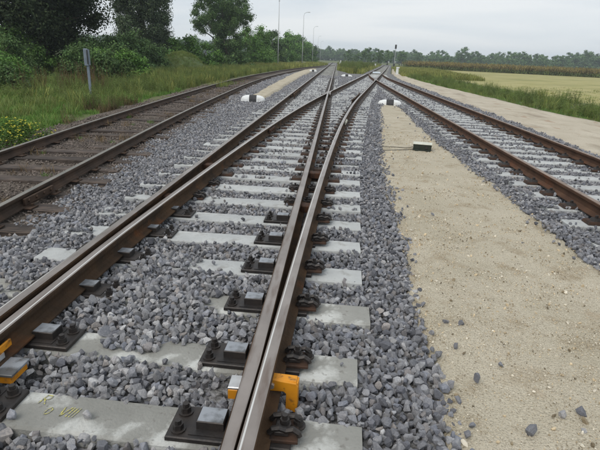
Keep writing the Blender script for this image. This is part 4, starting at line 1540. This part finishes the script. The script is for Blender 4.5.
# reddish weeds beside the post
x, y = RNG.normal(-11.1, .7, 40), RNG.normal(20.5, 1.2, 40)
put_grass('reddish_weeds', x, y, zverge(x, y), G_RED, .7, 1.2)

# right verge
n = 12000
x, y = RNG.uniform(8, 16, n), RNG.uniform(9, 75, n)
e = x - roadR(y)
ok = (e > .05) & (e < 4.6) & in_frame(x, y) & (RNG.random(n) < np.clip(1.15 - e / 5, .2, 1) * (.45 + .8 * vnoise(x * .8, y * .5, 73)))
put_grass('right_verge_grass', x[ok], y[ok], np.full(ok.sum(), -.13), G_MID + G_SHORT * 2 + G_WEED[:2], .5, .85)
n = 700
x, y = RNG.uniform(8, 16, n), RNG.uniform(9, 30, n)
e = x - roadR(y)
ok = (e > .6) & (e < 4.6) & in_frame(x, y) & (vnoise(x * .5, y * .4, 74) > .5)
put_grass('right_verge_weeds', x[ok], y[ok], np.full(ok.sum(), -.13), G_WEED + G_MID + G_TALL[:1], .65, 1.0)
n = 5000
y = RNG.uniform(60, 125, n)
x = roadR(y) + RNG.uniform(.1, 9, n)
put_grass('far_right_grass', x, y, np.full(n, -.2), G_FAR, .6, 1.1)
# stubble
n = 16000
y = RNG.uniform(18, 120, n) ** 1.0
x = roadR(y) + 3.0 + RNG.uniform(0, 45, n)
ok = in_frame(x, y) & (RNG.random(n) < .9 - y / 60)
G_STUB = [tuft('stubble_tuft', 470 + i, 26, .12, .3, .006, M['grass_tall' if i else 'grass'], .6) for i in range(3)] + [tuft('stubble_tuft', 475, 26, .14, .3, .008, M['grass_tall'], .6)]
put_grass('stubble', x[ok], y[ok], np.full(ok.sum(), -.2), G_STUB, .7, 1.3)
# rough grass in the wedge between the two far lines
n = 9000
y = RNG.uniform(62, 190, n)
x = RNG.uniform(0, 1, n) * (X2(y) - 1.6 - 0.6) + .7 + np.clip((75 - y) * .12, 0, 2)
ok = (x < X2(y) - 1.5)
put_grass('wedge_grass', x[ok], y[ok], np.full(ok.sum(), -.2), G_FAR + G_FAR + [weed('weed', 480, 9, 1.0, M['grass'], .16), weed('weed', 481, 5, .8, M['reddish'], .08)], .6, 1.3)

# a clump of yellow flowering weeds at the left edge
FL = []
for i in range(3):
    r = np.random.default_rng(500 + i)
    V, F, T, MI = [], [], [], []
    for s_ in range(90):
        a, q = r.uniform(0, 6.28), .55 * math.sqrt(r.random())
        hgt = .34 * (1.15 - q) * r.uniform(.5, 1.15)
        bx0, by0 = q * math.cos(a), q * math.sin(a)
        for k in range(7):
            t = (k + 1) / 7
            la, s = r.uniform(0, 6.28), .07 * r.uniform(.6, 1.2)
            dx, dy = math.cos(la), math.sin(la)
            o = len(V)
            c = (bx0 * (.7 + .3 * t), by0 * (.7 + .3 * t), hgt * t)
            V += [c, (c[0] + dx * s * .5 - dy * s * .25, c[1] + dy * s * .5 + dx * s * .25, c[2] + s * .3), (c[0] + dx * s, c[1] + dy * s, c[2] + s * .1), (c[0] + dx * s * .5 + dy * s * .25, c[1] + dy * s * .5 - dx * s * .25, c[2] + s * .3)]
            F.append((o, o + 1, o + 2, o + 3))
            MI.append(0)
            tone = r.uniform(.7, 1.2)
            T += [(tone, tone, tone, 1)] * 4
        if r.random() < .4:
            for k in range(2):
                la, s = r.uniform(0, 6.28), r.uniform(.016, .03)
                o = len(V)
                c = (bx0 + r.normal(0, .03), by0 + r.normal(0, .03), hgt + r.uniform(0, .03))
                V += [(c[0] - s, c[1], c[2]), (c[0], c[1] - s, c[2] + .008), (c[0] + s, c[1], c[2]), (c[0], c[1] + s, c[2] + .008)]
                F.append((o, o + 1, o + 2, o + 3))
                MI.append(1)
                T += [(1, 1, 1, 1)] * 4
    F, MI, V, T = np.array(F), np.array(MI), np.array(V), np.array(T)
    pair = []
    for q, (nm, m_) in enumerate((('foliage', 'leaf_flower'), ('flowers', 'petal'))):
        fs = F[MI == q]
        pair.append(fast_mesh(nm, V[fs.ravel()], np.arange(fs.size).reshape(-1, 4), M[m_], T[fs.ravel()]))
    FL.append(pair)
for i, (x, y, s, lab) in enumerate(((-6.15, 9.0, 1.1, 'yellow flowering weed nearest the old rail at the left picture edge'), (-6.75, 9.6, 1.0, 'yellow flowering weed just behind the nearest one'),
                                    (-5.95, 8.2, .9, 'yellow flowering weed cut by the left picture edge'), (-9.2, 15.2, .8, 'small pale flowering weed in front of the blue grey post'))):
    o = thing('flowering_weed', lab, 'weed', (x, y, -.2), i * 1.3, 'yellow flowering weeds in the left verge')
    o.scale = (s, s, s)
    tag(link('foliage', FL[i % 3][0], o), kind='stuff')
    tag(link('flowers', FL[i % 3][1], o), kind='stuff')

# corn field
def corn_plant(seed):
    r = np.random.default_rng(seed)
    V, F, T = [], [], []
    for i in range(12):
        a = r.uniform(0, 6.28)
        z0 = r.uniform(.2, 1.8)
        l = r.uniform(.35, .6)
        o = len(V)
        dx, dy = math.cos(a), math.sin(a)
        w = .045
        for t, zz in ((0, 0), (.5, .22), (1, -.05)):
            V += [(dx * l * t - dy * w, dy * l * t + dx * w, z0 + zz), (dx * l * t + dy * w, dy * l * t - dx * w, z0 + zz)]
        F += [(o, o + 1, o + 3, o + 2), (o + 2, o + 3, o + 5, o + 4)]
        g = 1.25 - .25 * z0 / 1.8 if z0 < 1.1 else 1.0
        tone = r.uniform(.7, 1.2)
        T += [(tone * (.75 if z0 < 1.0 else 1.05), tone * (1.0 if z0 < 1.0 else .92), tone * .8, 1)] * 6
    o = len(V)
    V += [(-.02, 0, 0), (.02, 0, 0), (.012, 0, 2.1), (-.012, 0, 2.1), (0, -.03, 1.9), (0, .03, 1.9), (0, .05, 2.2), (0, -.05, 2.2)]
    F += [(o, o + 1, o + 2, o + 3), (o + 4, o + 5, o + 6, o + 7)]
    T += [(.9, .9, .7, 1)] * 4 + [(1.15, 1.0, .75, 1)] * 4
    return fast_mesh('corn_plant', V, F, M['corn'], T)


CORN = [corn_plant(600 + i) for i in range(5)]
n = 15000
t = RNG.random(n)
dep = RNG.random(n) ** 1.6 * 32
lx = 19 + t * 120
ly = 147.5 - (lx - 21) * .565
x = lx + dep * .49
y = ly + dep * .87
put_grass('corn_field', x, y, np.full(n, -.25), CORN, .78, .95)

# ------------------------------------------------------------------ the far tree line
FT = []
for i in range(5):
    rng = np.random.default_rng(700 + i)
    rx, rz, zc = [(4.4, 4.6, 4.6), (5.7, 4.9, 4.9), (3.6, 5.4, 5.4), (6.2, 4.0, 4.0), (4.7, 5.7, 5.7)][i]
    cc, sp = crown_centers(rng, 46, rx, rx, rz, zc)
    V, F, T = leaf_cloud(5200, cc, sp, .62, rng)
    b = MB().tube([(0, 0, -.3), (.1, 0, zc * .5), (0, .1, zc)], [.28, .22, .1], 6)
    o0 = len(V)
    bv = np.array([tuple(p) for p in b.v])
    bf = np.array([f for f in b.f if len(f) == 4]) + o0
    V2 = np.concatenate([V, bv])
    F2 = np.concatenate([F, bf])
    T2 = np.concatenate([T, np.ones((len(bv), 4))])
    FT.append(fast_mesh('far_tree', V2, F2, [M['leaf_far'], M['bark']], T2, midx=[0] * len(F) + [1] * len(bf)))


def far_tree(x, y, s, label, group):
    o = link('far_tree', random.choice(FT), None, (x, y, -.3), random.uniform(0, 6.28))
    o.scale = (s, s, s * random.uniform(.85, 1.15))
    tag(o, label, 'tree', group)


def dirpt(px_, dist):
    """point at a distance along the bearing of a photo column, used to lay the tree line out on the map"""
    a = math.atan((px_ - 338) / 506.0)
    return dist * math.sin(a), dist * math.cos(a)


# nearer round trees behind the end of the crossover
for px_, dd, s, lab in ((349, 225, .47, 'leftmost round light green tree left of where the tracks vanish'), (359, 205, .50, 'second round light green tree left of the vanishing tracks'),
                        (368, 190, .52, 'round light green tree just left of the vanishing tracks'), (379, 185, .50, 'round light green tree right behind the end of the tracks'),
                        (388, 205, .52, 'round tree between the end of the tracks and the signal mast'), (402, 235, .66, 'larger round tree just right of the signal mast')):
    x, y = dirpt(px_, dd)
    far_tree(x, y, s, lab, 'round trees at the vanishing point')
# the ragged line beyond the corn: the trees that stand out
ORD = ['first', 'second', 'third', 'fourth', 'fifth', 'sixth', 'seventh', 'eighth', 'ninth', 'tenth', 'eleventh']
for k, (px_, dd, s) in enumerate(((417, 300, .80), (432, 330, .95), (446, 300, .72), (461, 340, 1.05), (474, 345, 1.10), (490, 350, .98), (505, 330, 1.12), (519, 350, 1.20), (533, 345, .98), (546, 350, 1.08), (557, 345, 1.0))):
    x, y = dirpt(px_, dd)
    far_tree(x, y, s, ORD[k] + ' distinct tree right of the signal mast in the hazy line beyond the corn', 'trees of the hazy line beyond the corn')
# woods that read as one mass: behind the left line and at the right
wx, wy, ws = [], [], []
for px_ in np.arange(-120, 420, 2.2):
    for row in range(2):
        dd = 430 + row * 25 + random.uniform(-12, 12)
        x, y = dirpt(px_ + random.uniform(-1, 1), dd)
        wx.append(x); wy.append(y); ws.append(random.uniform(.78, .98) * (1.0 if px_ > 300 else 1.2))
for px_ in np.arange(400, 563, 2.0):
    x, y = dirpt(px_, 420 + random.uniform(-40, 30))
    wx.append(x); wy.append(y); ws.append(random.choice((.5, .6, .7, .8, .9, .95)))
for px_ in np.arange(563, 760, 1.9):
    for row in range(2):
        x, y = dirpt(px_, 395 + row * 20 + random.uniform(-8, 8))
        wx.append(x); wy.append(y); ws.append(random.uniform(.98, 1.12))
n = len(wx)
ws = np.array(ws)
scatter('distant_woods', np.stack([wx, wy, np.full(n, -.3)], 1), np.stack([np.zeros(n), np.zeros(n), RNG.uniform(0, 6.28, n)], 1), np.stack([ws, ws, ws * RNG.uniform(.9, 1.1, n)], 1), RNG.integers(0, 5, n), FT)

# ------------------------------------------------------------------ the air
hz = MB().box((0, 330, -1.4), (1420, 960, 22.0))
hm = bpy.data.materials.new('haze_air')
hm.use_nodes = True
hn = hm.node_tree.nodes
hn.clear()
out = hn.new('ShaderNodeOutputMaterial')
pv = hn.new('ShaderNodeVolumePrincipled')
pv.inputs['Color'].default_value = (0.84, 0.93, 1.0, 1)
pv.inputs['Density'].default_value = 0.0006
pv.inputs['Anisotropy'].default_value = 0.2
hm.node_tree.links.new(pv.outputs[0], out.inputs['Volume'])
ho = link('haze', hz.mesh('haze', hm))
tag(ho, kind='stuff')
